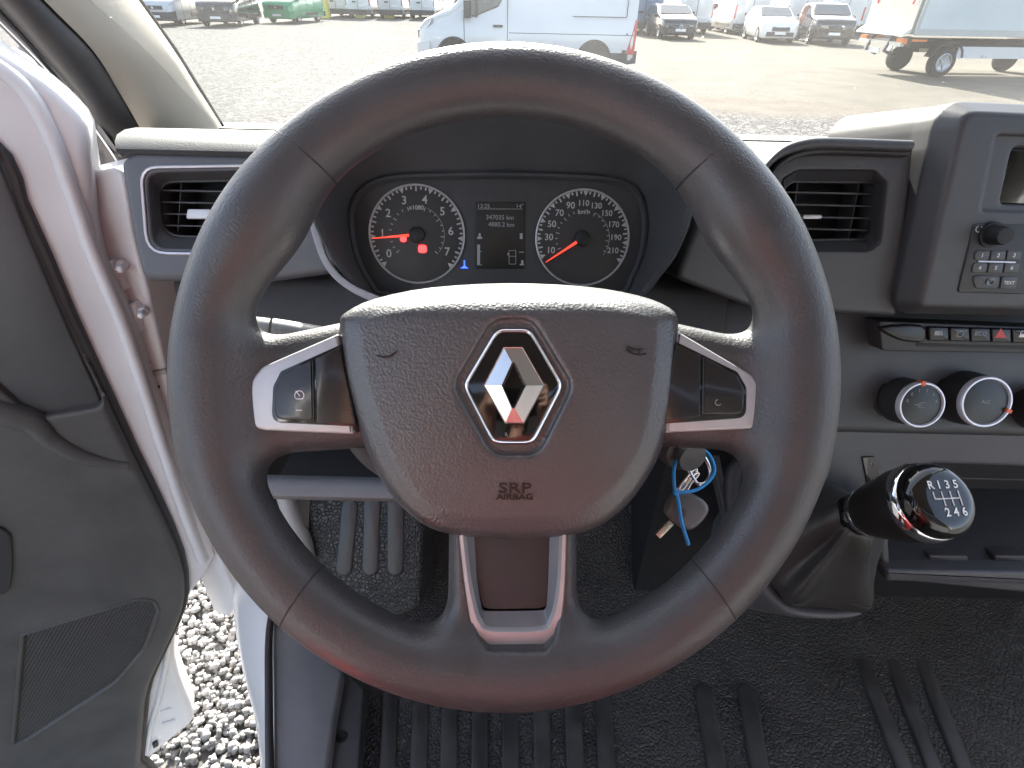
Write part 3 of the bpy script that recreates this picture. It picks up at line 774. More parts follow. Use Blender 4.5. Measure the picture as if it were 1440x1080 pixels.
# ---------------------------------------------------------------- climate knobs
orange_m = material('orange_mark', (.75, .13, .03), .4)
def knob(base_px, face_px, r_b, r_f, label, mark_ang, sym):
    bc = on(*base_px, FCL.O, FCL.N); ax = unit(unit(FCL.N) + np.array((0, 0, .12)))
    fc = bc
    k = empty('rotary_knob', bc, label, 'knob', 'climate control knobs')
    MB().lathe(bc - ax * .012, ax, [(0, r_b * 1.22), (.010, r_b * 1.20), (.0135, r_b * 1.10), (.0135, r_b)], 40).build('knob_base', black_matt, k, 45)
    MB().lathe(bc, ax, [(-.002, r_b), (.012, r_b * .99), (.030, r_f * 1.02), (.034, r_f)], 40).build('knob_barrel', dash_dark, k, 50)
    n = 40; fr = Frame(bc + ax * .034, (1, 0, 0), np.cross(ax, (1, 0, 0)))
    band('knob_ring', fr, [(circ(0, 0, r_f * 1.03, n), -.004), (circ(0, 0, r_f * 1.03, n), .001), (circ(0, 0, r_f * .99, n), .003), (circ(0, 0, r_f * .93, n), .003), (circ(0, 0, r_f * .89, n), .0)], silver_light, k)
    f = prism('knob_face', fr, circ(0, 0, r_f * .90, n), -.003, .0006, black_satin, k, .0004)
    a = R_(mark_ang); c, s_ = math.cos(a), math.sin(a)
    m = MB(); q = [(r_f * .86, -.0022), (r_f * 1.07, -.0022), (r_f * 1.07, .0022), (r_f * .86, .0022)]
    m.loft([[fr.p(x * c - y * s_, x * s_ + y * c, -.006) for x, y in q], [fr.p(x * c - y * s_, x * s_ + y * c, .0036) for x, y in q]])
    m.build('knob_mark', orange_m, k, 0)
    if sym == 'fan':
        for i, t in enumerate((165, 135, 105, 75, 45, 15)):
            text('knob_print', ['0', '0', '1', '2', '3', '4'][i], fr, r_f * .66 * math.cos(R_(t)), r_f * .66 * math.sin(R_(t)), .001, .0052, grey_print, f)
        m = MB(); m.tube([fr.p(.005 * math.cos(R_(t)), .0028 * math.sin(R_(t)), .0010) for t in range(0, 361, 24)], .0004, 5); m.tube([fr.p(-.008, 0, .001), fr.p(.002, 0, .001)], .0004, 5); m.build('knob_print', grey_print, f)
    else:
        text('knob_print', 'A/C', fr, 0, 0, .001, .0062, grey_print, f)
    return k
knob((1266, 562), None, .0280, .0262, 'small fan knob with orange mark and silver ring by the wheel', 95, 'fan')
knob((1352, 558), None, .0325, .0292, 'larger air conditioning knob with silver ring right of the fan knob', -20, 'ac')
knob((1452, 572), None, .0280, .0262, 'dark knob cut off by the right edge of the picture', 100, 'ac')

# ================================================================ lower console, gear lever, keys
console = empty('centre_console', (.55, .6, .80), 'dark lower console with open storage tray below the climate knobs', 'console')
FK = Frame((.45, .535, 1.22), (1, 0, 0), lean(14))
k_o = rounded(FK.tr([(1120, 600), (1600, 612), (1600, 850), (1246, 815), (1236, 770), (1130, 760)]), .006, 3)
cub_o = rounded(FK.tr([(1262, 690), (1275, 664), (1310, 652), (1600, 662), (1600, 806), (1252, 797), (1250, 765)]), .008, 4)
def con_sd(x, y, z):
    d = ext(sd_poly(x, y, k_o), z, -.20, 0, .005)
    return smax(d, -np.maximum(sd_poly(x, y, cub_o), -.165 - z), .004)
lo = (min(q[0] for q in k_o) - .01, min(q[1] for q in k_o) - .01, -.21); hi = (max(q[0] for q in k_o) + .01, max(q[1] for q in k_o) + .01, .01)
solid('console_front', FK, con_sd, lo, hi, .0034, dash_blue, console)
dkc = material('console_black', (.020, .021, .024), .55, bump=[('noise', 500, .15, .0005)], vary=.15, vscale=10)
q = FK.tr([(1252, 797), (1600, 806)]); 
tf = MB(); a = [FK.p(q[0][0], q[0][1] - .001, .0), FK.p(q[1][0], q[1][1] - .001, .0)]
tf.loft([[a[0], a[1], a[1] + np.array((0, .15, .035)), a[0] + np.array((0, .15, .035))], [k_ + np.array((0, 0, .004)) for k_ in (a[0], a[1], a[1] + np.array((0, .15, .035)), a[0] + np.array((0, .15, .035)))]])
tf.build('tray_floor', dkc, console, 30)
prism('tray_lip', FK, rounded(FK.tr([(1246, 801), (1600, 806), (1600, 824), (1246, 817)], .014), .004, 4), -.02, .016, dash_blue, console, .005)
for x0 in (1306, 1398):
    prism('tray_clip', FK, rounded(FK.tr([(x0, 780), (x0 + 54, 781), (x0 + 56, 793), (x0, 792)], -.01), .0015, 2), -.04, -.008, dash_hard, console, .002)
MB().tube([on_y(1340, 672, .60), on_y(1600, 679, .60)], .0012, 6).build('tray_back_edge', dash_hard, console)
# rocker switch with two symbols
rk = prism('rocker_switch', FK, rounded(FK.tr([(1212, 643), (1230, 642), (1243, 690), (1222, 692)], .002), .001, 2), -.01, .0025, black_gloss, console, .0008)
for (px, py) in ((1226, 654), (1231, 674)):
    u, v = FK.uv(px, py, .003); m = MB(); m.tube([FK.p(u + .0032 * math.cos(R_(t)), v + .0032 * math.sin(R_(t)), .0030) for t in range(-60, 241, 20)], .0004, 5); m.tube([FK.p(u - .004, v + .004, .003), FK.p(u + .001, v, .003)], .0004, 5)
    m.build('rocker_symbol', grey_print, rk)
# dark body behind, down to the floor
MB().box((.625, .70, 1.05), (.76, .14, .54)).build('console_body', dkc, console, 30)
pth = smooth_open([at(1035, 735, .70), at(1030, 700, .70), at(1033, 665, .70), at(1050, 648, .70), at(1075, 650, .70)], 5)
MB().tube(pth, .011, 10).build('cable_guide', dkc, console, 60)
fr_ = Frame(at(1015, 690, .74), RT, UP)
prism('console_rib', fr_, fr_.tr([(1000, 640), (1012, 640), (1031, 738), (1024, 742)]), -.02, 0, dash_hard, console, .002)

gear = empty('gear_lever', at(1160, 840, .70), 'gear lever with glossy six speed knob and black leather gaiter', 'gear lever')
FB = Frame(at(1165, 800, .685), (1, 0, 0), (0, .80, .60))
gb_px = [(1064, 776), (1070, 825), (1090, 850), (1122, 867), (1198, 869), (1224, 846), (1238, 770), (1246, 706), (1150, 690), (1080, 705)]
gb_o = smooth_closed(FB.tr(gb_px), 3)
gi = smooth_closed(FB.tr([(1084, 776), (1090, 818), (1108, 838), (1132, 850), (1190, 851), (1208, 832), (1216, 770), (1222, 714), (1150, 702), (1096, 716)]), 3)
def low3(o, w, dy=0, dz=0): return [FB.p(u, v, w) + np.array((0, dy, dz)) for u, v in o]
m = MB(); m.loft([low3(inset(gb_o, -.004), -.16), low3(inset(gb_o, -.002), -.02), low3(gb_o, -.002), low3(inset(gb_o, .003), .002), low3(inset(gb_o, .007), .002), low3(mix(gb_o, gi, .9), -.004), low3(gi, -.012)], (False, False))
m.build('gaiter_frame', dash_blue, gear, 60)
k0 = at(1214, 722, .590); k1 = at(1344, 698, .484); kax = unit(k1 - k0)
gm = material('gaiter_leather', (.040, .038, .037), .42, bump=[('cell', 420, .3, .0005), ('noise', 60, .25, .003)], vary=.15, vscale=25)
rings = []; cen = np.mean([FB.p(u, v, 0) for u, v in gi], axis=0); n = len(gi)
for i, t in enumerate(np.linspace(0, 1, 15)):
    r_ = []
    for j, (u, v) in enumerate(gi):
        p = FB.p(u, v, -.010); rel = p - cen
        ang = 2 * math.pi * j / n
        top = k0 + unit(rel - kax * np.dot(rel, kax)) * .0215
        s_ = t ** 1.55
        c_ = p * (1 - s_) + top * s_
        fold = .009 * math.sin(5 * ang + 2.2 * t) * math.sin(math.pi * t) ** .7 + .005 * math.sin(3 * ang - 5 * t) * math.sin(math.pi * t)
        bul = .024 * math.sin(math.pi * min(1, t * 1.3)) * (1 - t)
        r_.append(c_ + unit(rel - kax * np.dot(rel, kax)) * (fold + bul) + FB.N * .010 * math.sin(math.pi * t))
    rings.append(r_)
m = MB(); m.loft(rings); m.build('gaiter', gm, gear, 180, sub=1)
m = MB(); m.tube([rings[5][j] * .5 + rings[5][j] * .5 for j in range(n)], .0006, 5, closed=True); m.build('gaiter_stitching', material('stitch', (.05, .05, .05), .7), gear)
L_ = np.linalg.norm(k1 - k0)
MB().lathe(k0 - kax * .014, kax, [(0, 0.0220), (.004, 0.0233), (.012, 0.0230), (.016, 0.0211)], 32).build('gaiter_collar', black_gloss, gear, 50)
MB().lathe(k0 + kax * .002, kax, [(0, 0.0211), (.001, 0.0246), (.004, 0.0256), (.007, 0.0248), (.008, 0.0218)], 36).build('knob_collar', chrome, gear, 50)
kn_m = material('knob_grip', (.018, .016, .015), .35, vary=.1, vscale=40, bump=[('noise', 500, .08, .0003)])
MB().lathe(k0 + kax * .008, kax, [(0, 0.0224), (.003, 0.0253), (.014, 0.0284), (.035, 0.0325), (.052, 0.0356), (.064, 0.0364), (.070, 0.0356)], 40).build('knob_body', kn_m, gear, 60)
MB().lathe(k0 + kax * .078, kax, [(-.004, 0.0351), (-.001, 0.0374), (.002, 0.0379), (.006, 0.0369), (.010, 0.0356), (.012, 0.0320)], 40).build('knob_chrome_ring', chrome, gear, 60)
MB().lathe(k0 + kax * .085, kax, [(0, 0.0343), (.006, 0.0348), (.012, 0.0335), (.016, 0.0312), (.0188, 0.0280), (.0203, 0.0240), (.0208, 0.0190), (.0209, 0.0003)], 40).build('knob_cap', black_gloss, gear, 180)
e_x = np.array((1, .10, 0)); e_x = e_x - kax * np.dot(e_x, kax)
FG = Frame(k0 + kax * .1064, e_x, np.cross(kax, e_x))
cap = [o for o in gear.children if o.name.startswith('knob_cap')][0]
m = MB()
GS = 1.32
for i, s_ in enumerate('R135'): text('', s_, FG, (-.0102 + i * .0064) * GS, .0088 * GS, 0, .0078 * GS, None, mb=m, bold=.0002)
for i, s_ in enumerate('246'): text('', s_, FG, (-.0038 + i * .0064) * GS, -.0098 * GS, 0, .0078 * GS, None, mb=m, bold=.0002)
m.build('shift_numbers', white_print, cap, 0)
m = MB(); w_ = .0005
def gl(x0, y0, x1, y1): m.tube([FG.p(x0 * GS, y0 * GS, .0), FG.p(x1 * GS, y1 * GS, .0)], w_, 5)
for i in (1, 2, 3): gl(-.0102 + i * .0064, .0045, -.0102 + i * .0064, -.0055)
gl(-.0102, .0045, -.0102, -.0005); gl(-.0102, -.0005, .0090, -.0005)
m.build('shift_pattern', white_print, cap, 0)

keys = empty('ignition_key', at(985, 640, .43), 'grey van key on chrome rings with blue cable tie hanging from the ignition', 'key')
def kp(x, y, d=.43): return at(900 + x / 6, 600 + y / 6, d)
kg = material('key_grey', (.12, .12, .122), .38, vary=.06, vscale=60)
FKY = Frame(kp(400, 700), RT, UP)
def kq(pts, w=0): return FKY.tr([(900 + a / 6, 600 + b / 6) for a, b in pts], w)
fob = smooth_closed(kq([(262, 600), (310, 562), (420, 562), (535, 620), (572, 700), (520, 790), (430, 862), (340, 848), (262, 790), (214, 715)]), 4)
prism('key_fob', FKY, fob, -.006, .005, kg, keys, .004, 5)
prism('fob_button', FKY, rounded(kq([(312, 690), (385, 685), (390, 765), (325, 765)], .005), .002, 3), .003, .0056, dash_dark, keys, .0005)
prism('key_blade', FKY, kq([(252, 788), (290, 828), (172, 948), (134, 910)]), -.0035, -.0005, material('key_steel', (.55, .53, .45), .3, metal=.9, bump=[('noise', 400, .3, .001)]), keys, .0004)
for w_, pts in ((.0016, [(485, 195), (560, 285), (592, 380), (560, 462), (490, 482), (430, 400), (390, 295), (420, 215)]), (.0013, [(325, 520), (385, 440), (450, 360), (475, 372), (415, 450), (352, 532)]), (.0013, [(375, 565), (425, 480), (490, 405), (468, 392), (395, 470), (350, 550)])):
    MB().tube(smooth_closed([kp(*p) for p in pts], 5), w_, 8, closed=True).build('key_ring', chrome, keys, 60)
tie = material('blue_nylon', (.01, .25, .62), .35, vary=.04, vscale=60)
MB().tube(smooth_open([kp(315, 280, .425), kp(290, 340, .425), kp(284, 430, .424), kp(300, 545, .423), kp(360, 552, .422), kp(470, 535, .424), kp(570, 470, .426), kp(625, 385, .428), kp(615, 300, .43), kp(575, 230, .432), kp(530, 195, .434)], 5), .0014, 8).build('cable_tie', tie, keys, 60)
MB().tube(smooth_open([kp(305, 550, .4225), kp(325, 640, .4215), kp(345, 780, .421), kp(372, 880, .421), kp(398, 960, .421), kp(408, 1005, .421)], 5), [.0015] * 20 + [.0016] * 5 + [.0004], 8).build('cable_tie_tail', tie, keys, 60)
prism('cable_tie_head', FKY, rounded(kq([(284, 545), (332, 545), (330, 580), (288, 582)], .010), .0008, 2), .006, .010, tie, keys, .0008)
kb0, kb1 = at(955, 626, .44), at(972, 642, .425)
MB().lathe(kb0, kb1 - kb0, [(-.02, .019), (.0, .019), (.010, .017), (.011, .012), (.020, .0115), (.021, .0001)], 28).build('ignition_barrel', dash_hard, keys, 50)

# ================================================================ floor
rub = material('rubber_mat', (.050, .050, .050), .5, bump=[('edge', 150, .9, .0020), ('noise', 30, .2, .004)], vary=.35, vscale=9, rvary=.1)
rub_rib = material('rubber_rib', (.052, .051, .050), .42, bump=[('noise', 160, .25, .0008)], vary=.45, vscale=14, rvary=.12)
rub_foot = material('rubber_foot_rib', (.034, .035, .037), .45, bump=[('noise', 160, .2, .0008)], vary=.35, vscale=14, rvary=.1)
FLOOR = .80
flo = MB()
prof = [(-.9, FLOOR), (.45, FLOOR), (.62, FLOOR + .012), (.70, FLOOR + .06), (.86, FLOOR + .25), (.92, FLOOR + .50)]
flo.loft([[(x, y, z) for y, z in prof] + [(x, y, z - .03) for y, z in prof[::-1]] for x in (-.355, -.2, .1, .5, 1.3)])
mat_o = flo.build('floor_mat', rub, None, 30); tag(mat_o, 'black ribbed rubber floor mat under the steering wheel', 'floor mat')
FM = Frame((0, .30, FLOOR), (1, 0, 0), (0, 1, 0))
def rib(pxa, pxb, wd, fr, h=.0045, w0=0.0, parent=mat_o):
    a = np.array(fr.uv(*pxa, w0)); b = np.array(fr.uv(*pxb, w0)); t = unit(b - a); n_ = np.array((-t[1], t[0])) * wd / 2
    o = []
    for c_, s_ in ((a, 1), (b, -1)):
        for k in range(9):
            g = math.pi * k / 8
            o.append(tuple(c_ + s_ * (n_ * math.cos(g) - t * math.sin(g) * wd / 2)))
    return prism('rib', fr, o, w0 - .002, w0 + h, rub_rib, parent, .004, 3)
for i, (xa, xb) in enumerate(((514, 492), (553, 541), (594, 586), (634, 630), (676, 674), (718, 718), (760, 764), (802, 812), (842, 858))):
    rib((xa, 900 if i > 5 else 905), (xb, 1150), .027, FM)
for i, x0 in enumerate((1196, 1238, 1280)):
    rib((x0, 892), (x0 + 95, 1130), .027, FM)
for i, x0 in enumerate((990, 1050)):
    rib((x0, 975), (x0 + 30, 1150), .03, FM)
# footrest block with three ribs
foot = empty('footrest', at(530, 760, 1.0), 'raised black rubber footrest with long ribs left of the pedals', 'footrest')
FF = Frame(at(530, 760, .93), (1, 0, 0), (0, .62, .78))
fo = rounded(FF.tr([(436, 640), (596, 640), (592, 852), (560, 872), (480, 860), (428, 800)]), .012, 4)
prism('footrest_pad', FF, fo, -.16, 0, rub, foot, .012, 5)
for xa, xb in ((492, 484), (524, 521), (556, 556)):
    rib((xa, 712 if xa == 492 else 680), (xb, 798), .029, FF, .0030, 0, foot).data.materials[0] = rub_foot
prism('footrest_patch', FF, smooth_closed(FF.tr([(478, 832), (500, 834), (520, 845), (528, 862), (478, 862)]), 3), -.01, .003, rub_rib, foot, .001)
rib((612, 822), (604, 900), .030, FM)
# left: pedal and pillar foot seen through the wheel
lt = material('pale_plastic', (.34, .33, .31), .5, vary=.1, vscale=20)
bk = empty('pedal_bracket', at(430, 790, .95), 'pale bent metal bracket in the footwell left of the footrest', 'bracket')
MB().tube(smooth_open([at(398, 690, .92), at(412, 730, .92), at(424, 760, .92), at(430, 788, .92)], 4), [.014] * 6 + [.016] * 7, 12).build('bracket_arm', lt, bk, 60)
MB().tube(smooth_open([at(370, 685, .94), at(384, 720, .94), at(398, 760, .94)], 4), [.009] * 9, 10).build('bracket_arm', lt, bk, 60)

MB().box((-.415, .86, 1.05), (.02, .46, .54)).build('kick_panel', black_matt, dash, 30)
# ================================================================ sill and white body
paint = material('white_paint', (.74, .73, .74), .28, coat=.6, vary=.03, vscale=5, bump=[('noise', 6, .03, .01)])
paint_in = material('white_inner_paint', (.72, .71, .72), .38, coat=.3, vary=.04, vscale=7, bump=[('noise', 25, .05, .004)])
seal_m = material('rubber_seal', (.03, .028, .029), .5, vary=.15, vscale=30)
FSI = Frame((-.35, .3, .87), (1, 0, 0), (0, 1, 0))
sillp = empty('sill_trim', (-.4, .4, .80), 'dark grey plastic sill trim with screw beside the floor mat', 'sill trim')
so = FSI.tr([(384, 858), (398, 866), (440, 905), (482, 943), (470, 1010), (446, 1200), (384, 1200)])
prism('sill_cover', FSI, rounded(so, .012, 3), -.07, 0, material('sill_grey', (.15, .15, .155), .45, bump=[('noise', 600, .15, .0005)], vary=.12, vscale=8), sillp, .006)
u, v = FSI.uv(481, 1036, .0); 
FS2 = Frame((-.30, .3, .845), (1, 0, 0), (0, 1, 0))
prism('sill_flange', FS2, FS2.tr([(476, 935), (512, 968), (495, 1200), (440, 1200)]), -.03, 0, dash_hard, sillp, .004)
u, v = FS2.uv(481, 1036); MB().lathe(FS2.p(u, v, -.001), FS2.N, [(0, .0085), (.002, .0082), (.003, .0065), (.002, .005), (.0015, .0001)], 20).build('screw', black_matt, sillp, 40)
MB().tube(smooth_open([on_z(382, 862, .875), on_z(378, 900, .875), on_z(378, 980, .875), on_z(381, 1200, .875)], 5), .006, 8).build('sill_seal', seal_m, sillp, 60)

body = empty('van_cab', (-.6, .75, .5), 'white painted van cab shell with its driver door standing open', 'van cab')
FSO = Frame((-.5, .3, .80), (1, 0, 0), (0, 1, 0))
wl_ = smooth_open([(330, 815), (328, 850), (334, 900), (346, 950), (362, 1000), (374, 1050), (380, 1130), (380, 1250)], 4)
wr_ = smooth_open([(410, 815), (392, 850), (390, 900), (390, 950), (392, 1000), (392, 1050), (392, 1130), (392, 1250)], 4)
m = MB(); rr_ = []
for (a, b) in zip(wl_, wr_):
    A = np.array(on_z(*a, .70)); B = np.array(on_z(*b, .86)); Cm = (A + B) / 2 + np.array((-.012, 0, .022))
    D = A + np.array((.01, 0, -.14))
    rr_.append([D, A, A * .6 + Cm * .4 + np.array((-.012, 0, .004)), Cm, B * .75 + Cm * .25 + np.array((0, 0, .006)), B, B + np.array((.03, 0, -.2))])
m.loft(rr_, (False, False), closed=False); m.build('sill', paint, body, 180, sub=1)
# hinge pillar behind the door
FP = Frame((-.55, .735, 1.3), (1, -.12, 0), (0, .06, 1))
hp = smooth_closed(FP.tr([(140, 240), (172, 244), (186, 330), (205, 400), (232, 520), (262, 640), (300, 760), (334, 850), (300, 860), (240, 700), (170, 500), (110, 330), (90, 250)]), 2)
prism('hinge_pillar', FP, hp, -.12, 0, paint_in, body, .006)
for (px, py, rr) in ((160, 377, .006), (190, 442, .0055)):
    u, v = FP.uv(px, py, .02); MB().lathe(FP.p(u, v, .0), FP.N + FP.U * .5, [(0, rr * 1.5), (.012, rr * 1.45), (.014, rr), (.026, rr * .95), (.028, rr * .5), (.028, .0001)], 6).build('hinge_bolt', paint_in, body, 30)
for pts in ([(152, 362), (168, 385), (176, 408), (163, 412), (150, 385)], [(172, 428), (190, 425), (196, 470), (180, 462)]):
    prism('hinge_plate', FP, rounded(FP.tr(pts, .012), .004, 3), -.002, .014, paint_in, body, .003)
for (px, py) in ((207, 511), (220, 545)):
    prism('body_plug', FP, FP.tr([(px - 4, py - 2), (px + 3, py - 2), (px + 3, py + 2), (px - 4, py + 2)], .003), -.002, .004, black_matt, body, .0004)
prism('hinge_strap', FP, FP.tr([(208, 524), (232, 520), (234, 526), (213, 530)], .006), -.002, .006, lt, body, .001)

# ================================================================ open driver door
FD = Frame((-.60, .70, 1.2), (.906, .423, 0), (0, 0, 1))
d_out = [(143, 360), (160, 397), (192, 462), (211, 528), (240, 607), (273, 713), (302, 785), (270, 835), (250, 878), (245, 925), (258, 970), (273, 1010), (255, 1030), (200, 1076), (150, 1120), (-250, 1350),
         (-400, 900), (-330, 500), (-260, 150), (-150, -20), (-60, 30), (0, 76), (60, 114), (100, 150), (122, 180), (128, 230), (133, 300)]
do_ = smooth_closed(FD.tr(d_out, 0), 2)
door = prism('driver_door', FD, do_, -.06, 0, paint_in, body, .014, 5); door['label'] = 'open white driver door with dark grey inner panel and speaker grille'
d_in = [(22, 287), (57, 362), (95, 450), (143, 552), (187, 645), (222, 715), (252, 785), (260, 840), (246, 887), (218, 945), (204, 988), (197, 1075), (190, 1120), (-250, 1300), (-350, 900), (-290, 500), (-200, 200), (-100, 150), (0, 226)]
di_ = smooth_closed(FD.tr(d_in, .022), 2)
door_grey = material('door_plastic', (.074, .071, .070), .5, bump=[('cell', 420, .35, .0006), ('noise', 12, .12, .01)], vary=.2, vscale=9, rvary=.06)
prism('door_seal', FD, inset(di_, -.008), -.002, .010, seal_m, door, .004)
sp_px = [(34, 893), (196, 843), (215, 846), (221, 860), (202, 913), (162, 960), (34, 1042), (20, 1046)]
def panel_sd(x, y, z):
    d = ext(sd_poly(x, y, di_), z, -.01, .024, .010)
    d2 = sd_poly(x, y, up_o); rec = np.maximum(d2, (.012 - z)); d = smax(d, -rec, .006)
    g = sd_poly(x, y, gr_o); return smax(d, -np.maximum(g, .014 - z), .003)
up_o = rounded(FD.tr([(-60, 200), (0, 232), (40, 330), (92, 452), (146, 572), (46, 590), (-10, 540), (-120, 480)], .024), .012, 3)
gr_o = rounded(FD.tr(sp_px, .024), [.006, .03, .02, .03, .10, .12, .004, .003], 5)
xs_ = [q[0] for q in di_]; ys_ = [q[1] for q in di_]
solid('door_panel', FD, panel_sd, (max(min(xs_), -.75), min(ys_) - .01, -.015), (max(xs_) + .01, max(ys_) + .01, .032), .0045, door_grey, door)
prism('upper_insert', FD, inset(up_o, .003), .005, .0165, dash_hard, door, .003)
# swelling armrest / pocket edge across the lower panel
sw_ = [FD.p(*FD.uv(a, b, .024), .020) for a, b in smooth_open([(-60, 560), (20, 586), (48, 596), (70, 618), (110, 640), (150, 652), (180, 656)], 5)]
MB().tube(sw_, list(np.linspace(.022, .010, len(sw_))), 12).build('panel_crease', door_grey, door, 60)
ed = inset(gr_o, -.004)
band('speaker_frame', FD, [(inset(gr_o, -.007), .0225), (inset(gr_o, -.005), .0262), (inset(gr_o, -.001), .0266), (inset(gr_o, .002), .0225), (inset(gr_o, .0025), .015)], door_grey, door)
prism('speaker_back', FD, inset(gr_o, .001), .0125, .0150, black_matt, door, .0003)
# perforated speaker mesh
P2 = np.array(gr_o); u0, v0 = P2.min(0); u1, v1 = P2.max(0); pit = .0074
V_, F_ = [], []
nu, nv = int((u1 - u0) / pit) + 2, int((v1 - v0) / (pit * .62)) + 2
cc = [(u0 + (i + .5 * (j % 2)) * pit, v0 + j * pit * .62) for j in range(nv) for i in range(nu)]
cx = np.array([c[0] for c in cc]); cyy = np.array([c[1] for c in cc]); keep = sd_poly(cx, cyy, gr_o) < -.0005
for (a, b), k in zip(cc, keep):
    if not k: continue
    base = len(V_); hx = [(pit * .5, 0), (pit * .25, pit * .5), (-pit * .25, pit * .5), (-pit * .5, 0), (-pit * .25, -pit * .5), (pit * .25, -pit * .5)]
    hx = [(pit * .5, pit * .2), (0, pit * .42), (-pit * .5, pit * .2), (-pit * .5, -pit * .2), (0, -pit * .42), (pit * .5, -pit * .2)]
    V_ += [FD.p(a + x, b + y, .0200) for x, y in hx] + [FD.p(a + x * .56, b + y * .74, .0206) for x, y in hx] + [FD.p(a + x * .70, b + y * .70, .0165) for x, y in hx]
    for q in range(6):
        r_ = (q + 1) % 6; F_.append((base + q, base + r_, base + 6 + r_, base + 6 + q)); F_.append((base + 6 + q, base + 6 + r_, base + 12 + r_, base + 12 + q))
gm_ = big_mesh('speaker_mesh', np.array(V_), np.array(F_), material('mesh_grey', (.060, .058, .058), .5, vary=.08, vscale=30), door, False); gm_['kind'] = 'stuff'
# pressed flange of the door skin and the lower corner
pf = [FD.p(*FD.uv(a, b, .004), .002) for a, b in smooth_open([(-60, 60), (28, 120), (70, 190), (100, 270), (128, 350), (170, 450), (200, 540), (232, 640), (262, 730), (285, 790)], 5)]
MB().tube(pf, .010, 8).build('door_flange', paint_in, door, 60)
pf = [FD.p(*FD.uv(a, b, .002), .001) for a, b in smooth_open([(236, 905), (232, 940), (222, 985), (212, 1020), (206, 1060)], 5)]
MB().tube(pf, .006, 8).build('door_flange', paint_in, door, 60)
for pts in ([(226, 1002), (240, 996)], [(228, 1018), (246, 1012)]):
    MB().tube([FD.p(*FD.uv(a, b, .002), .002) for a, b in pts], [.004, .003], 8).build('door_pressing', paint_in, door, 60)
prism('drain_plug', FD, FD.tr([(214, 1046), (221, 1042), (223, 1048), (216, 1052)], .004), -.002, .006, seal_m, door, .001)
pk_ = smooth_closed(FD.tr([(-60, 738), (6, 745), (17, 775), (14, 822), (0, 838), (-60, 850)], .028), 3)
prism('door_pocket', FD, pk_, .012, .030, dash_dark, door, .004)

# ================================================================ windscreen pillar, windscreen
beige = material('beige_trim', (.36, .325, .27), .6, bump=[('noise', 700, .12, .0005)], vary=.05, vscale=8)
def ribbon(name, left, right, bulge, mat_, parent, n=8, back=.03):
    """left/right: lists of (px, py, depth); a rounded strip between the two edges"""
    L3 = smooth_open([at(*q) for q in left], 5); R3 = smooth_open([at(*q) for q in right], 5); rr = []
    for a, b in zip(L3, R3):
        a, b = np.array(a), np.array(b); c = (a + b) / 2; nrm = unit(EYE - c); r_ = []
        for k in range(n + 1):
            t = k / n; r_.append(a * (1 - t) + b * t + nrm * bulge * math.sin(math.pi * t) ** .8)
        r_ += [b - nrm * back, a - nrm * back]; rr.append(r_)
    return MB().loft(rr).build(name, mat_, parent, 60)
pil = empty('windscreen_pillar', at(250, 205, .95), 'beige cloth look windscreen pillar with dark rubber door seal', 'pillar')
ribbon('pillar_trim', [(225, 240, .92), (210, 204, .90), (168, 130, .82), (130, 70, .76), (62, 0, .70), (-80, -150, .60), (-260, -330, .52)], [(340, 225, 1.04), (322, 193, 1.02), (282, 130, .96), (244, 70, .90), (187, -10, .83), (60, -180, .72), (-80, -380, .64)], .022, beige, pil)
ribbon('door_seal', [(150, 300, .90), (140, 222, .88), (125, 158, .80), (75, 95, .74), (-5, 8, .68), (-150, -140, .58), (-340, -320, .50)], [(228, 300, .925), (212, 206, .905), (170, 132, .825), (132, 72, .765), (64, 2, .705), (-78, -148, .605), (-258, -328, .525)], .016, seal_m, pil)
ribbon('frame_edge', [(160, 240, .89), (150, 215, .88), (105, 150, .80), (50, 88, .74), (-25, 12, .68), (-180, -140, .58)], [(186, 244, .905), (174, 224, .885), (127, 158, .805), (77, 95, .745), (-3, 8, .685), (-148, -140, .585)], .004, dash_hard, pil)
ribbon('bright_edge', [(171, 240, .87), (152, 210, .865), (106, 147, .788), (51, 84, .728), (-25, 8, .67)], [(174, 241, .87), (155, 210, .865), (109, 147, .788), (54, 84, .728), (-22, 8, .67)], .001, silver_light, pil, 3, .004)
MB().tube([at(325, 196, 1.03), at(285, 131, .97), at(247, 70, .91), at(190, -10, .84)], .003, 6).build('glass_edge', black_matt, pil)
# mirror foot outside the quarter window
mir = empty('wing_mirror', at(20, 80, 1.05), 'white and grey wing mirror seen past the windscreen pillar', 'wing mirror')
FMR = Frame(at(30, 80, 1.05), RT, UP)
prism('mirror_foot', FMR, smooth_closed(FMR.tr([(25, 60), (55, 90), (95, 140), (105, 165), (60, 160), (10, 120)]), 3), -.05, 0, material('mirror_grey', (.16, .16, .17), .5), mir, .008)
prism('mirror_shell', FMR, smooth_closed(FMR.tr([(-40, 56), (0, 58), (22, 66), (36, 84), (40, 110), (0, 120), (-40, 110)], .03), 3), -.02, .03, paint, mir, .02, 5)
FWS = Frame((.3, 1.06, 1.535), (1, 0, 0), (0, -.66, .75))
gl_m = bpy.data.materials.new('windscreen_glass'); gl_m.use_nodes = True
N_, L__ = gl_m.node_tree.nodes, gl_m.node_tree.links; N_.remove(N_['Principled BSDF']); out = N_['Material Output']
tr_ = N_.new('ShaderNodeBsdfTransparent'); tr_.inputs[0].default_value = (.80, .83, .82, 1)
gs = N_.new('ShaderNodeBsdfGlossy'); gs.inputs['Roughness'].default_value = .02
df = N_.new('ShaderNodeBsdfTranslucent'); df.inputs[0].default_value = (.8, .8, .78, 1)
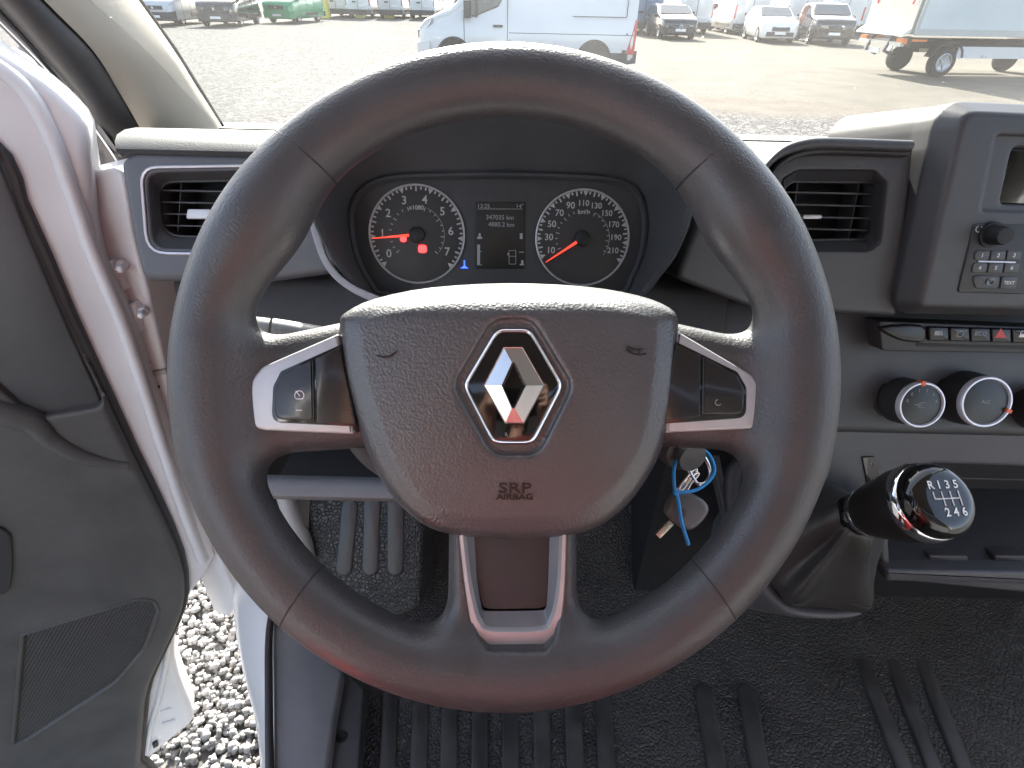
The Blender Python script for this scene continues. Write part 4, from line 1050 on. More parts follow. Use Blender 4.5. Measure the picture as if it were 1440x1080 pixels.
lw = N_.new('ShaderNodeLayerWeight'); lw.inputs[0].default_value = .5; pw = N_.new('ShaderNodeMath'); pw.operation = 'POWER'; pw.inputs[1].default_value = 4; L__.new(lw.outputs['Facing'], pw.inputs[0]); fz = N_.new('ShaderNodeMapRange'); fz.inputs[3].default_value = .03; fz.inputs[4].default_value = .5; L__.new(pw.outputs[0], fz.inputs[0])
m1 = N_.new('ShaderNodeMixShader'); L__.new(fz.outputs[0], m1.inputs[0]); L__.new(tr_.outputs[0], m1.inputs[1]); L__.new(gs.outputs[0], m1.inputs[2])
tc_ = N_.new('ShaderNodeTexCoord'); nz = N_.new('ShaderNodeTexNoise'); nz.inputs['Scale'].default_value = 3; nz.inputs['Detail'].default_value = 8
vz = N_.new('ShaderNodeTexNoise'); vz.inputs['Scale'].default_value = 130; vz.inputs['Detail'].default_value = 2
L__.new(tc_.outputs['Object'], nz.inputs['Vector']); L__.new(tc_.outputs['Object'], vz.inputs['Vector'])
mr = N_.new('ShaderNodeMapRange'); mr.inputs[1].default_value = .35; mr.inputs[2].default_value = .75; mr.inputs[3].default_value = .010; mr.inputs[4].default_value = .034
L__.new(nz.outputs[0], mr.inputs[0])
ms = N_.new('ShaderNodeMapRange'); ms.inputs[1].default_value = .74; ms.inputs[2].default_value = .80; ms.inputs[3].default_value = 0; ms.inputs[4].default_value = .25
L__.new(vz.outputs[0], ms.inputs[0])
ad = N_.new('ShaderNodeMath'); ad.operation = 'ADD'; L__.new(mr.outputs[0], ad.inputs[0]); L__.new(ms.outputs[0], ad.inputs[1])
m2 = N_.new('ShaderNodeMixShader'); L__.new(ad.outputs[0], m2.inputs[0]); L__.new(m1.outputs[0], m2.inputs[1]); L__.new(df.outputs[0], m2.inputs[2])
L__.new(m2.outputs[0], out.inputs['Surface'])
wsn = MB(); rr = []
for i in range(9):
    t = i / 8; v = 1.06 * t; r_ = []
    for j in range(21):
        s_ = j / 20; x = -.95 + 1.90 * s_; r_.append(FWS.p(x * (1 - .07 * t), v, .10 * (1 - (x / .95) ** 2)  * -1 + .10 - .10 + .0))
    rr.append(r_)
wsn.loft(rr, (False, False), closed=False)
ws = wsn.build('windscreen', gl_m, None, 180); tag(ws, 'dusty windscreen glass between dashboard and roof', 'windscreen')

# ================================================================ cab shell behind and above the camera
cabm = material('headliner', (.42, .40, .37), .8, bump=[('noise', 300, .2, .001)], vary=.05, vscale=6)
cab_grey = material('bulkhead_grey', (.22, .22, .23), .6, vary=.08, vscale=4)
top_y = FWS.p(0, 1.06)[1]; top_z = FWS.p(0, 1.06)[2]
m = MB(); m.loft([[(x, top_y + .06, top_z - .02), (x, top_y - .10, top_z + .04), (x, -.2, top_z + .08), (x, -.85, top_z + .08), (x, -.85, top_z + .12), (x, -.2, top_z + .12), (x, top_y - .08, top_z + .08), (x, top_y + .08, top_z + .01)] for x in (-.66, 0, .6, 1.24)])
m.build('roof', cabm, body, 40)
m = MB(); m.box((.29, -.83, 1.55), (1.9, .04, 1.5)); m.build('bulkhead', cab_grey, body, 30)
m = MB(); m.box((1.25, -.05, 1.02), (.05, 1.55, .75)); m.build('passenger_door', paint_in, body, 30)
m = MB(); m.box((1.25, -.70, 1.9), (.05, .26, 1.0)); m.build('rear_pillar', paint_in, body, 30)
m = MB(); m.box((-.62, -.74, 1.6), (.06, .18, 1.5)); m.build('rear_pillar', paint_in, body, 30)
m = MB(); m.tube([(1.22, 1.06, 1.53), (1.18, top_y, top_z)], .045, 8); m.build('front_pillar', paint_in, body, 60)
m = MB(); m.box((.3, 1.10, 1.15), (1.86, .05, .78)); m.build('firewall', black_matt, body, 30)

# ================================================================ the yard
gm = bpy.data.materials.new('yard_gravel'); gm.use_nodes = True
N_, L__ = gm.node_tree.nodes, gm.node_tree.links; b = N_['Principled BSDF']; b.inputs['Roughness'].default_value = 1.0; b.inputs['Specular IOR Level'].default_value = .05
tc_ = N_.new('ShaderNodeTexCoord')
def vor(sc):
    v = N_.new('ShaderNodeTexVoronoi'); v.inputs['Scale'].default_value = sc; L__.new(tc_.outputs['Object'], v.inputs['Vector']); return v
def noi(sc, det=6):
    v = N_.new('ShaderNodeTexNoise'); v.inputs['Scale'].default_value = sc; v.inputs['Detail'].default_value = det; L__.new(tc_.outputs['Object'], v.inputs['Vector']); return v
def rng(src, a, b_, c, d):
    r = N_.new('ShaderNodeMapRange'); r.inputs[1].default_value = a; r.inputs[2].default_value = b_; r.inputs[3].default_value = c; r.inputs[4].default_value = d; L__.new(src, r.inputs[0]); return r.outputs[0]
def mixc(f, a, b_, bt='MIX'):
    x = N_.new('ShaderNodeMix'); x.data_type = 'RGBA'; x.blend_type = bt
    for k, s in ((0, f), (6, a), (7, b_)):
        if isinstance(s, tuple): x.inputs[k].default_value = (*s, 1)
        elif isinstance(s, (int, float)): x.inputs[k].default_value = s
        else: L__.new(s, x.inputs[k])
    return x.outputs[2]
v1 = vor(26); sepr = N_.new('ShaderNodeSeparateColor'); L__.new(v1.outputs['Color'], sepr.inputs[0])
stone = mixc(sepr.outputs[0], (.012, .012, .012), (.19, .187, .180))
stone = mixc(rng(v1.outputs['Distance'], .25, .7, 0, .75), stone, (.08, .08, .078))
vb = vor(9); sb = N_.new('ShaderNodeSeparateColor'); L__.new(vb.outputs['Color'], sb.inputs[0]); stone = mixc(rng(sb.outputs[0], .0, 1, 0, .55), stone, (.05, .05, .05)); vc = vor(13); sc_ = N_.new('ShaderNodeSeparateColor'); L__.new(vc.outputs['Color'], sc_.inputs[0]); stone = mixc(rng(sc_.outputs[0], .45, 1, 0, .7), stone, (.21, .208, .20))
n1 = noi(.25); stone = mixc(rng(n1.outputs[0], .35, .65, .0, .35), stone, (.085, .084, .081))
n2 = noi(1.2, 8); sand = mixc(rng(n2.outputs[0], .3, .7, 0, 1), (.100, .093, .079), (.138, .129, .111))
n3 = noi(14, 6); sand = mixc(rng(n3.outputs[0], .35, .7, 0, .55), sand, (.076, .069, .057))
sx = N_.new('ShaderNodeSeparateXYZ'); L__.new(tc_.outputs['Object'], sx.inputs[0])
# rolled sandy track starts right of the gravel strip the van stands on
n4 = noi(.35, 5)
def math_(op, a, b_):
    x = N_.new('ShaderNodeMath'); x.operation = op
    for k, s in ((0, a), (1, b_)):
        if isinstance(s, (int, float)): x.inputs[k].default_value = s
        else: L__.new(s, x.inputs[k])
    return x.outputs[0]
e1 = math_('ADD', sx.outputs[1], math_('MULTIPLY', n4.outputs[0], 3.0))
yy = math_('SUBTRACT', e1, math_('MULTIPLY', sx.outputs[0], -0.10))
my = rng(yy, 12.6, 13.8, 0, 1)
xx = math_('ADD', sx.outputs[0], math_('MULTIPLY', n4.outputs[0], 2.0))
mx_ = rng(xx, 2.6, 4.2, 0, 1)
msk = math_('MULTIPLY', my, mx_)
colr = mixc(msk, stone, sand)
L__.new(colr, b.inputs['Base Color'])
bp = N_.new('ShaderNodeBump'); bp.inputs['Distance'].default_value = .02; bp.inputs['Strength'].default_value = .9; bp.invert = True
hgt = math_('MULTIPLY', v1.outputs['Distance'], rng(msk, 0, 1, 1, .25)); L__.new(hgt, bp.inputs['Height']); L__.new(bp.outputs[0], b.inputs['Normal'])
ground = mesh('ground', [(-600, -200, 0), (600, -200, 0), (600, 1200, 0), (-600, 1200, 0)], [(0, 1, 2, 3)], gm, None, 0); tag(ground, 'pale gravel yard with a sandy rolled track', None, None, 'structure')
# loose stones next to the open door
rs = np.random.RandomState(4)
ico = bmesh.new(); bmesh.ops.create_icosphere(ico, subdivisions=1, radius=1.0)
iv = np.array([v.co[:] for v in ico.verts]); ic_f = np.array([[v.index for v in f.verts] for f in ico.faces]); ico.free()
bv_ = []; bf_ = []; cols = []
cnt_ = 0
for layer, n_st in ((0, 7000), (1, 5200)):
    for k in range(n_st):
        x = rs.uniform(-1.9, -.55); y = rs.uniform(.35, 1.9)
        s_ = rs.uniform(.0065, .0135) * (1.0 if layer == 0 else 1.0)
        p = iv * (1 + rs.uniform(-.28, .28, (len(iv), 1))) * rs.uniform(.65, 1.25, 3) * s_
        a, c = rs.uniform(0, 6.28, 2); Rz = np.array(((math.cos(a), -math.sin(a), 0), (math.sin(a), math.cos(a), 0), (0, 0, 1))); Rx = np.array(((1, 0, 0), (0, math.cos(c), -math.sin(c)), (0, math.sin(c), math.cos(c))))
        p = p @ Rx.T @ Rz.T + np.array((x, y, s_ * .35 + layer * .014))
        bf_.append(ic_f + cnt_); bv_.append(p); cnt_ += len(iv)
        cols.append(rs.uniform(0, 1))
st_mat = bpy.data.materials.new('loose_stone'); st_mat.use_nodes = True
N2, L2 = st_mat.node_tree.nodes, st_mat.node_tree.links; b2 = N2['Principled BSDF']; b2.inputs['Roughness'].default_value = .85
geo = N2.new('ShaderNodeNewGeometry'); cr = N2.new('ShaderNodeValToRGB'); L2.new(geo.outputs['Random Per Island'], cr.inputs[0])
cr.color_ramp.elements[0].color = (.17, .168, .162, 1); cr.color_ramp.elements[1].color = (.32, .315, .305, 1)
e_ = cr.color_ramp.elements.new(.93); e_.color = (.29, .285, .275, 1); e_ = cr.color_ramp.elements.new(.97); e_.color = (.30, .26, .20, 1)
L2.new(cr.outputs[0], b2.inputs['Base Color'])
st_ = big_mesh('gravel', np.concatenate(bv_), np.concatenate(bf_), st_mat, None, False); tag(st_, 'loose pale crushed stones on the ground beside the open door', None, None, 'stuff')

# ================================================================ vehicles in the yard (x forward, y left, z up)
def vp(name, color, rough=.3): return material(name, color, rough, coat=.7, vary=.03, vscale=2)
tyre_m = material('tyre', (.018, .018, .019), .8, vary=.2, vscale=20)
rim_m = material('wheel_silver', (.45, .45, .47), .35, metal=.8)
glass_m = material('vehicle_glass', (.03, .04, .045), .06, coat=.4, vary=.2, vscale=2)
trim_m = material('black_bumper', (.035, .036, .038), .55, vary=.1, vscale=5)
lamp_m = material('headlamp', (.62, .64, .66), .08, metal=.4, coat=1)
tail_m = material('tail_lamp', (.50, .02, .02), .15, coat=1)
amber_m = material('amber_lamp', (.8, .22, .04), .2, coat=.5)
plate_m = material('number_plate', (.72, .72, .70), .4, vary=.05, vscale=30)
gap_m = material('panel_gap', (.05, .05, .05), .7)
def wheel_part(root, x, y, r, w=.21, steel=False):
    s_ = 1 if y > 0 else -1
    t = MB().lathe((x, y - s_ * w / 2, r), (0, s_, 0), [(0, r * .66), (.0, r * .92), (w * .15, r), (w * .85, r), (w, r * .93), (w, r * .66), (w * .75, r * .62)], 28).build('wheel', tyre_m, root, 40, True)
    MB().lathe((x, y - s_ * w / 2 + s_ * w * .74, r), (0, s_, 0), [(0, r * .63), (w * .22, r * .66), (w * .24, r * .60), (w * .10, r * .52), (w * .06, r * .20), (w * .16, r * .17), (w * .17, .001)], 28).build('rim', rim_m, t, 40, True)
    sp = MB()
    for k in range(5):
        a = 2 * math.pi * k / 5; c, n = math.cos(a), math.sin(a)
        sp.box((x + r * .36 * c, y - s_ * w / 2 + s_ * w * .86, r + r * .36 * n), (r * .40, w * .08, r * .11), Matrix.Rotation(-a, 3, 'Y'))
    k_ = sp.build('rim_spokes', rim_m, t, 30, True); k_['kind'] = 'stuff'
    return t
class Shell:
    """stations: (x, z0, z_belt, z_top, half width)"""
    def __init__(s, st, tumble=.20, round_=.06): s.st = st; s.tb = tumble; s.rd = round_
    def sec(s, x):
        S = s.st
        if x >= S[0][0]: return S[0][1:]
        for a, b in zip(S, S[1:]):
            if a[0] >= x >= b[0]:
                t = (a[0] - x) / max(a[0] - b[0], 1e-6); return tuple(a[i] * (1 - t) + b[i] * t for i in range(1, 5))
        return S[-1][1:]
    def ring(s, x):
        z0, zb, zt, w = s.sec(x); zb = min(zb, zt - .05); wt = w - s.tb * (zt - zb); r = min(s.rd, (zt - zb) * .4)
        half = [(0, z0), (w * .6, z0), (w * .9, z0 + .015), (w * .985, z0 + .08), (w, z0 + (zb - z0) * .45), (w * .992, zb - .02), (w * .978, zb), (wt + s.tb * (zt - zb) * .5, zb + (zt - zb) * .5), (wt + .01, zt - r), (wt - r * .35, zt - r * .35), (wt - r, zt - .004), (wt * .5, zt + .012), (0, zt + .018)]
        return [(x, y, z) for y, z in half] + [(x, -y, z) for y, z in half[-2:0:-1]]
    def side(s, x, f, out=.012):
        z0, zb, zt, w = s.sec(x); zb = min(zb, zt - .05); wt = w - s.tb * (zt - zb); z = zb + (zt - zb) * f
        return (x, w * .978 + (wt - w * .978) * f + out, z)
    def build(s, root, mat_, name='body', extra=()):
        xs = sorted({q[0] for q in s.st} | set(extra), reverse=True)
        return MB().loft([s.ring(x) for x in xs]).build(name, mat_, root, 50, True)
def slab(name, pts, off, mat_, root):
    """thin plate from points on a surface, thickened along off"""
    o = np.array(off, float)
    return MB().loft([[np.array(p) - o * .5 for p in pts], [np.array(p) + o for p in pts]]).build(name, mat_, root, 30, True)
def mirror_y(pts): return [(x, -y, z) for x, y, z in pts][::-1]

def make_car(label, paint_, kind, loc, rz, group, grille='bar'):
    root = empty('parked_car', (0, 0, 0), label, 'car', group)
    if kind == 'hatch':
        L, W, H = 4.30, .895, 1.44
        st = [(2.15, .30, .60, .66, .62), (2.10, .22, .66, .76, .76), (1.95, .19, .76, .86, .85), (1.30, .18, .86, .98, .89), (1.02, .18, .90, 1.02, .895), (.75, .18, .92, 1.16, .895), (.20, .18, .93, 1.40, .895), (-.4, .18, .94, 1.44, .895), (-1.2, .18, .96, 1.41, .89), (-1.75, .20, .98, 1.25, .87), (-2.0, .28, .98, 1.06, .80), (-2.13, .35, .80, .90, .70)]
    elif kind == 'sedan':
        L, W, H = 4.35, .853, 1.46
        st = [(2.17, .30, .62, .68, .62), (2.11, .22, .70, .78, .76), (1.95, .19, .80, .88, .82), (1.30, .18, .88, .98, .85), (.98, .18, .92, 1.03, .853), (.70, .18, .94, 1.18, .853), (.15, .18, .95, 1.42, .853), (-.5, .18, .96, 1.46, .853), (-1.1, .18, .97, 1.40, .85), (-1.7, .19, .99, 1.12, .83), (-2.05, .24, .98, 1.04, .78), (-2.16, .32, .90, .96, .70)]
    else:
        L, W, H = 4.50, .92, 1.64
        st = [(2.25, .36, .72, .80, .68), (2.20, .27, .82, .92, .82), (2.05, .24, .92, 1.02, .89), (1.35, .24, 1.0, 1.10, .915), (1.05, .24, 1.03, 1.14, .92), (.75, .24, 1.05, 1.32, .92), (.25, .24, 1.06, 1.58, .92), (-.4, .24, 1.07, 1.64, .92), (-1.3, .24, 1.09, 1.61, .91), (-1.85, .26, 1.12, 1.40, .89), (-2.15, .34, 1.10, 1.16, .83), (-2.24, .42, .95, 1.0, .75)]
    sh = Shell(st); sh.build(root, paint_)
    xs0, xs1 = st[4][0], st[6][0]                              # windscreen from cowl to roof
    zc, zr = st[4][3] + .02, st[6][3]
    def wspt(t, f): 
        x = xs0 + (xs1 - xs0) * t; r_ = sh.sec(x); wt = r_[3] - sh.tb * (r_[2] - min(r_[1], r_[2] - .05)) - .05
        return (x, wt * f, r_[2] + .022)
    slab('windscreen', [wspt(.06, .96), wspt(.5, .95), wspt(.94, .93), wspt(.94, -.93), wspt(.5, -.95), wspt(.06, -.96)], (.004, 0, .006), glass_m, root)
    for m_ in (1, -1):
        a = [sh.side(xs0 - .22, .10), sh.side(xs1 + .02, .84), sh.side(-.42, .86), sh.side(-.42, .08)]
        b = [sh.side(-.48, .08), sh.side(-.48, .86), sh.side(-1.2, .80), sh.side(-1.5, .12)]
        for q in (a, b): slab('side_window', q if m_ > 0 else mirror_y(q), (0, .006 * m_, 0), glass_m, root)
        hx = st[1][0] - .03
        hl = [(hx + .02, .46 * W / .895, st[1][2] - .10), (hx - .10, .74 * W / .895, st[1][2] - .07), (hx - .25, .84 * W / .895, st[2][2] - .03), (hx - .22, .83 * W / .895, st[2][2] + .03), (hx - .06, .60 * W / .895, st[1][2] + .0)]
        slab('headlight', hl if m_ > 0 else mirror_y(hl), (.05, .02 * m_, .01), lamp_m, root)
        mm_ = MB().box((xs0 - .30, m_ * (W + .10), sh.sec(xs0 - .3)[1] + .06), (.10, .20, .14)); mm_.build('mirror', paint_, root, 40, True)
        for wx in (1.33, -1.33): wheel_part(root, wx, m_ * (W - .10), .33 if kind != 'suv' else .36)
    fx = st[0][0]
    zg = st[1][2] - .12
    MB().box((fx - .015, 0, zg), (.09, .80 if grille != 'bar' else .66, .16)).build('grille', trim_m if grille != 'merc' else glass_m, root, 30, True)
    MB().box((fx - .03, 0, st[1][1] + .16), (.10, 1.25, .17)).build('lower_grille', trim_m, root, 30, True)
    MB().box((fx + .035, 0, st[1][1] + .20), (.02, .50, .11)).build('number_plate', plate_m, root, 0, True)
    if grille == 'merc':
        m_ = MB(); m_.tube([(fx + .045, .085 * math.cos(a), zg + .085 * math.sin(a)) for a in np.linspace(0, 2 * math.pi, 21)[:-1]], .012, 6, closed=True)
        for a in (90, 210, 330): m_.tube([(fx + .045, 0, zg), (fx + .045, .085 * math.cos(R_(a)), zg + .085 * math.sin(R_(a)))], .009, 5)
        m_.tube([(fx + .035, -.36, zg), (fx + .035, .36, zg)], .014, 6); m_.build('grille_star', chrome, root, 40, True)
    elif grille == 'chrome':
        m_ = MB(); m_.tube([(fx + .02, -.36, zg + .085), (fx + .03, 0, zg + .055), (fx + .02, .36, zg + .085)], .014, 6); m_.build('grille_bar', chrome, root, 40, True)
    root.matrix_basis = Matrix.Translation(Vector(loc)) @ Matrix.Rotation(rz, 4, 'Z')
    return root

def make_van(label, paint_, loc, rz, group, L=5.3, H=2.3, W=.98, front='plain', rear_badge=True, lower=None, sizez=1.0):
    """panel van; the nose points along +x"""
    root = empty('parked_van', (0, 0, 0), label, 'van', group); h = L / 2
    st = [(h, .34, .78, .86, .72), (h - .05, .25, .88, .98, .86), (h - .22, .22, .98, 1.10, .94), (h - .62, .21, 1.06, 1.20, W), (h - .86, .21, 1.10, 1.27, W), (h - 1.02, .21, 1.12, 1.42, W), (h - 1.62, .21, 1.14, H - .10, W), (h - 1.90, .21, 1.14, H - .01, W), (0, .21, 1.14, H, W), (-h + .30, .22, 1.14, H, W), (-h + .06, .24, 1.14, H - .02, W * .99), (-h, .30, 1.12, H - .08, W * .96)]
    sh = Shell(st, .085, .12); sh.build(root, paint_)
    xs0, xs1 = h - .90, h - 1.60
    def wspt(t, f):
        x = xs0 + (xs1 - xs0) * t; r_ = sh.sec(x); wt = r_[3] - sh.tb * (r_[2] - r_[1]) - .11; return (x, wt * f, r_[2] + .02)
    slab('windscreen', [wspt(.08, .97), wspt(.5, .97), wspt(.95, .95), wspt(.95, -.95), wspt(.5, -.97), wspt(.08, -.97)], (.006, 0, .006), glass_m, root)
    for m_ in (1, -1):
        q = [sh.side(h - 1.20, .06), sh.side(h - 1.66, .52), sh.side(h - 2.12, .54), sh.side(h - 2.12, .16), sh.side(h - 1.7, .05)]
        slab('side_window', q if m_ > 0 else mirror_y(q), (0, .008 * m_, 0), glass_m, root)
        hx = h - .07
        hl = [(hx + .02, .52, .74), (hx - .10, .82, .78), (hx - .34, .925, .94), (hx - .30, .91, 1.03), (hx - .10, .72, .96), (hx, .56, .88)]
        slab('headlight', hl if m_ > 0 else mirror_y(hl), (.06, .02 * m_, .01), lamp_m, root)
        MB().box((h - 1.26, m_ * (W + .14), 1.30), (.14, .22, .30)).build('mirror', trim_m, root, 40, True)
        for gx in (h - 1.18, h - 2.20, h - 3.3): MB().box((gx, m_ * (W - .012), 1.02), (.012, .030, 1.30)).build('panel_gap', gap_m, root, 0, True)
        MB().box((-h + 1.9, m_ * (W + .001), .45), (L - 2.6 - .4, .03, .16)).build('side_moulding', trim_m, root, 30, True)
        slab('tail_light', [(-h + .02, m_ * (W - .10), .80), (-h + .02, m_ * (W - .02), .80), (-h + .02, m_ * (W - .04), 1.45), (-h + .02, m_ * (W - .10), 1.45)], (-.05, 0, 0), tail_m, root)
        MB().box((-h - .012, m_ * .78, .62), (.03, .03, .06)).build('hinge', trim_m, root, 0, True)
        for wx in (h - .95, -h + 1.0): wheel_part(root, wx, m_ * (W - .12), .335)
    bm_ = lower or trim_m
    MB().loft([[(h + .05, y, z) for y, z in ((-.80, .28), (.80, .28), (.84, .60), (-.84, .60))], [(h - .25, y, z) for y, z in ((-.985, .22), (.985, .22), (.985, .66), (-.985, .66))]]).build('front_bumper', bm_, root, 40, True)
    MB().box((h + .02, 0, .80), (.06, .95, .16)).build('grille', trim_m, root, 30, True)
    MB().box((h + .06, 0, .42), (.02, .52, .11)).build('number_plate', plate_m, root, 0, True)
    MB().box((h + .055, 0, .80), (.02, .11, .11)).build('badge', chrome, root, 0, True)
    MB().box((-h - .03, 0, .42), (.16, 1.86, .28)).build('rear_bumper', trim_m, root, 40, True)
    MB().box((-h - .006, 0, 1.2), (.02, .02, 1.5)).build('door_gap', gap_m, root, 0, True)
    MB().box((-h - .02, .25, 1.02), (.03, .26, .09)).build('rear_handle', trim_m, root, 30, True)
    MB().box((-h - .012, -.35, .80), (.02, .52, .11)).build('number_plate', plate_m, root, 0, True)
    root.matrix_basis = Matrix.Translation(Vector(loc)) @ Matrix.Rotation(rz, 4, 'Z') @ Matrix.Scale(sizez, 4)
    return root
TOC, AWAY = R_(-90), R_(90)                                   # nose towards the camera / away from it
w_paint = vp('van_white', (.72, .715, .705)); w2_paint = vp('van_offwhite', (.66, .65, .64)); silver_p = vp('van_silver', (.46, .48, .50)); black_p = vp('van_black', (.02, .021, .023), .2)
green_p = vp('van_green', (.02, .26, .10)); bluegrey_p = vp('van_bluegrey', (.13, .19, .28)); red_p = vp('truck_red', (.42, .03, .06)); black_c = vp('car_black', (.018, .019, .022), .18)
GL = 'vans parked across the yard on the left'; GR = 'vans parked in the far row on the right'; GC = 'cars parked on the right of the yard'
make_van('silver van with black bumper at the far left end of the row', silver_p, (-18.95, 36.2, 0), R_(-87), GL, 4.9, 1.98, .95)
make_van('black van parked between the silver van and the green van', black_p, (-16.0, 36.3, 0), R_(-84), GL, 4.97, 1.99, .985)
make_van('bright green van in the left row beside the black van', green_p, (-14.1, 41.2, 0), R_(-97), GL, 4.7, 1.94, .92, lower=green_p)
make_van('white van showing its rear right behind the green van', w_paint, (-13.6, 51.5, 0), AWAY, GL, 5.5, 2.5, 1.0)
make_van('white van showing its rear between two yellow posts', w_paint, (-11.85, 51.0, 0), AWAY, GL, 5.5, 2.5, .92)
make_van('white van showing its rear, nearest the big white van', w2_paint, (-9.7, 52.0, 0), AWAY, GL, 5.5, 2.5, .95)
make_van('white van with rear doors half hidden by the big white van', w_paint, (-7.4, 52.5, 0), AWAY, GL, 5.5, 2.5, .98)
post_m = material('post_yellow', (.60, .52, .10), .6, vary=.1, vscale=6)
for i, (px, lab) in enumerate(((458, 'yellow block at the left among the far white vans'), (508, 'yellow block in the middle between far white vans'), (548, 'yellow block closest to the big white van'))):
    p = on_z(px, 25.5, 0)
    o = MB().loft([[(p[0] + dx * (.33 - .05 * k), p[1] + dy * .3, z) for dx, dy in ((-1, -1), (1, -1), (1, 1), (-1, 1))] for k, z in enumerate((0, .9, 1.5))]).build('yellow_block', post_m, None, 30); tag(o, lab, 'block', 'yellow blocks between far vans')
make_van('dark blue grey van showing its rear behind the white van', bluegrey_p, (6.75, 39.0, 0), R_(92), GR, 5.3, 2.4, .98)
make_van('white van showing its rear behind the black hatchback', w_paint, (10.0, 40.6, 0), R_(91), GR, 5.5, 2.5, .98)
make_van('white van with rear doors left of the white saloon', w2_paint, (13.1, 40.4, 0), R_(90), GR, 5.6, 2.5, .99)
make_van('pale grey van between the white saloon and the dark car', w2_paint, (16.1, 40.2, 0), R_(88), GR, 5.5, 2.5, 1.0)
make_van('white van behind the dark car, next to the box truck', w_paint, (19.2, 41.5, 0), R_(86), GR, 5.5, 2.6, 1.0)
make_van('white van at the right end, partly behind the box truck', w_paint, (22.0, 43.0, 0), R_(80), GR, 5.5, 2.5, 1.0)
make_car('black hatchback with round star badge facing the camera', black_c, 'hatch', (7.75, 34.0, 0), R_(-88), GC, 'merc')
make_car('white saloon car with chrome edged grille facing the camera', w_paint, 'sedan', (12.55, 33.1, 0), R_(-96), GC, 'chrome')
make_car('dark grey crossover car parked right of the white saloon', black_c, 'suv', (15.0, 32.5, 0), R_(-101), GC, 'bar')
# red lorry between the vans
lr = empty('red_lorry', (0, 0, 0), 'red lorry seen between two white vans', 'lorry')
MB().box((0, 0, 1.55), (2.3, 2.0, 2.3)).build('body', red_p, lr, 30, True)
MB().box((0, 0, .40), (2.2, 1.5, .2)).build('chassis', trim_m, lr, 30, True)
for sx_ in (-.75, .75): wheel_part(lr, sx_ * .8, .85, .40); wheel_part(lr, sx_ * .8, -.85, .40)
for sx_ in (-.8, .8): MB().box((-1.16, sx_, .62), (.04, .22, .10)).build('tail_light', tail_m, lr, 0, True)
MB().box((-1.17, 0, .60), (.03, .5, .11)).build('number_plate', plate_m, lr, 0, True)
MB().box((-1.165, 0, 1.6), (.03, .03, 2.1)).build('door_gap', gap_m, lr, 0, True)
lr.matrix_basis = Matrix.Translation((13.3 * 1.06, 44.5, 0)) @ Matrix.Rotation(R_(90), 4, 'Z')

# ---------------------------------------------------------------- big white van, side on
bv = empty('white_van', (0, 0, 0), 'large white panel van standing side on in front of the windscreen', 'van')
h = 2.78; Wd = 1.03
st = [(h, .40, .80, .88, .70), (h - .05, .30, .92, 1.02, .86), (h - .20, .26, 1.04, 1.16, .96), (h - .55, .25, 1.14, 1.30, 1.02), (h - .85, .25, 1.20, 1.40, Wd), (h - 1.02, .25, 1.22, 1.56, Wd), (h - 1.62, .25, 1.24, 2.36, Wd), (h - 1.95, .25, 1.24, 2.48, Wd), (0, .25, 1.24, 2.50, Wd), (-h + .4, .27, 1.24, 2.50, Wd), (-h + .07, .30, 1.24, 2.48, Wd * .99), (-h, .36, 1.2, 2.42, Wd * .96)]
sh = Shell(st, .07, .14); sh.build(bv, w2_paint)
def wspt(t, f):
    x = h - .90 + (-.72) * t; r_ = sh.sec(x); wt = r_[3] - sh.tb * (r_[2] - r_[1]) - .12; return (x, wt * f, r_[2] + .02)
slab('windscreen', [wspt(.06, .97), wspt(.5, .97), wspt(.96, .95), wspt(.96, -.95), wspt(.5, -.97), wspt(.06, -.97)], (.006, 0, .006), glass_m, bv)
chalk = material('dusty_mark', (.80, .80, .80), .8)
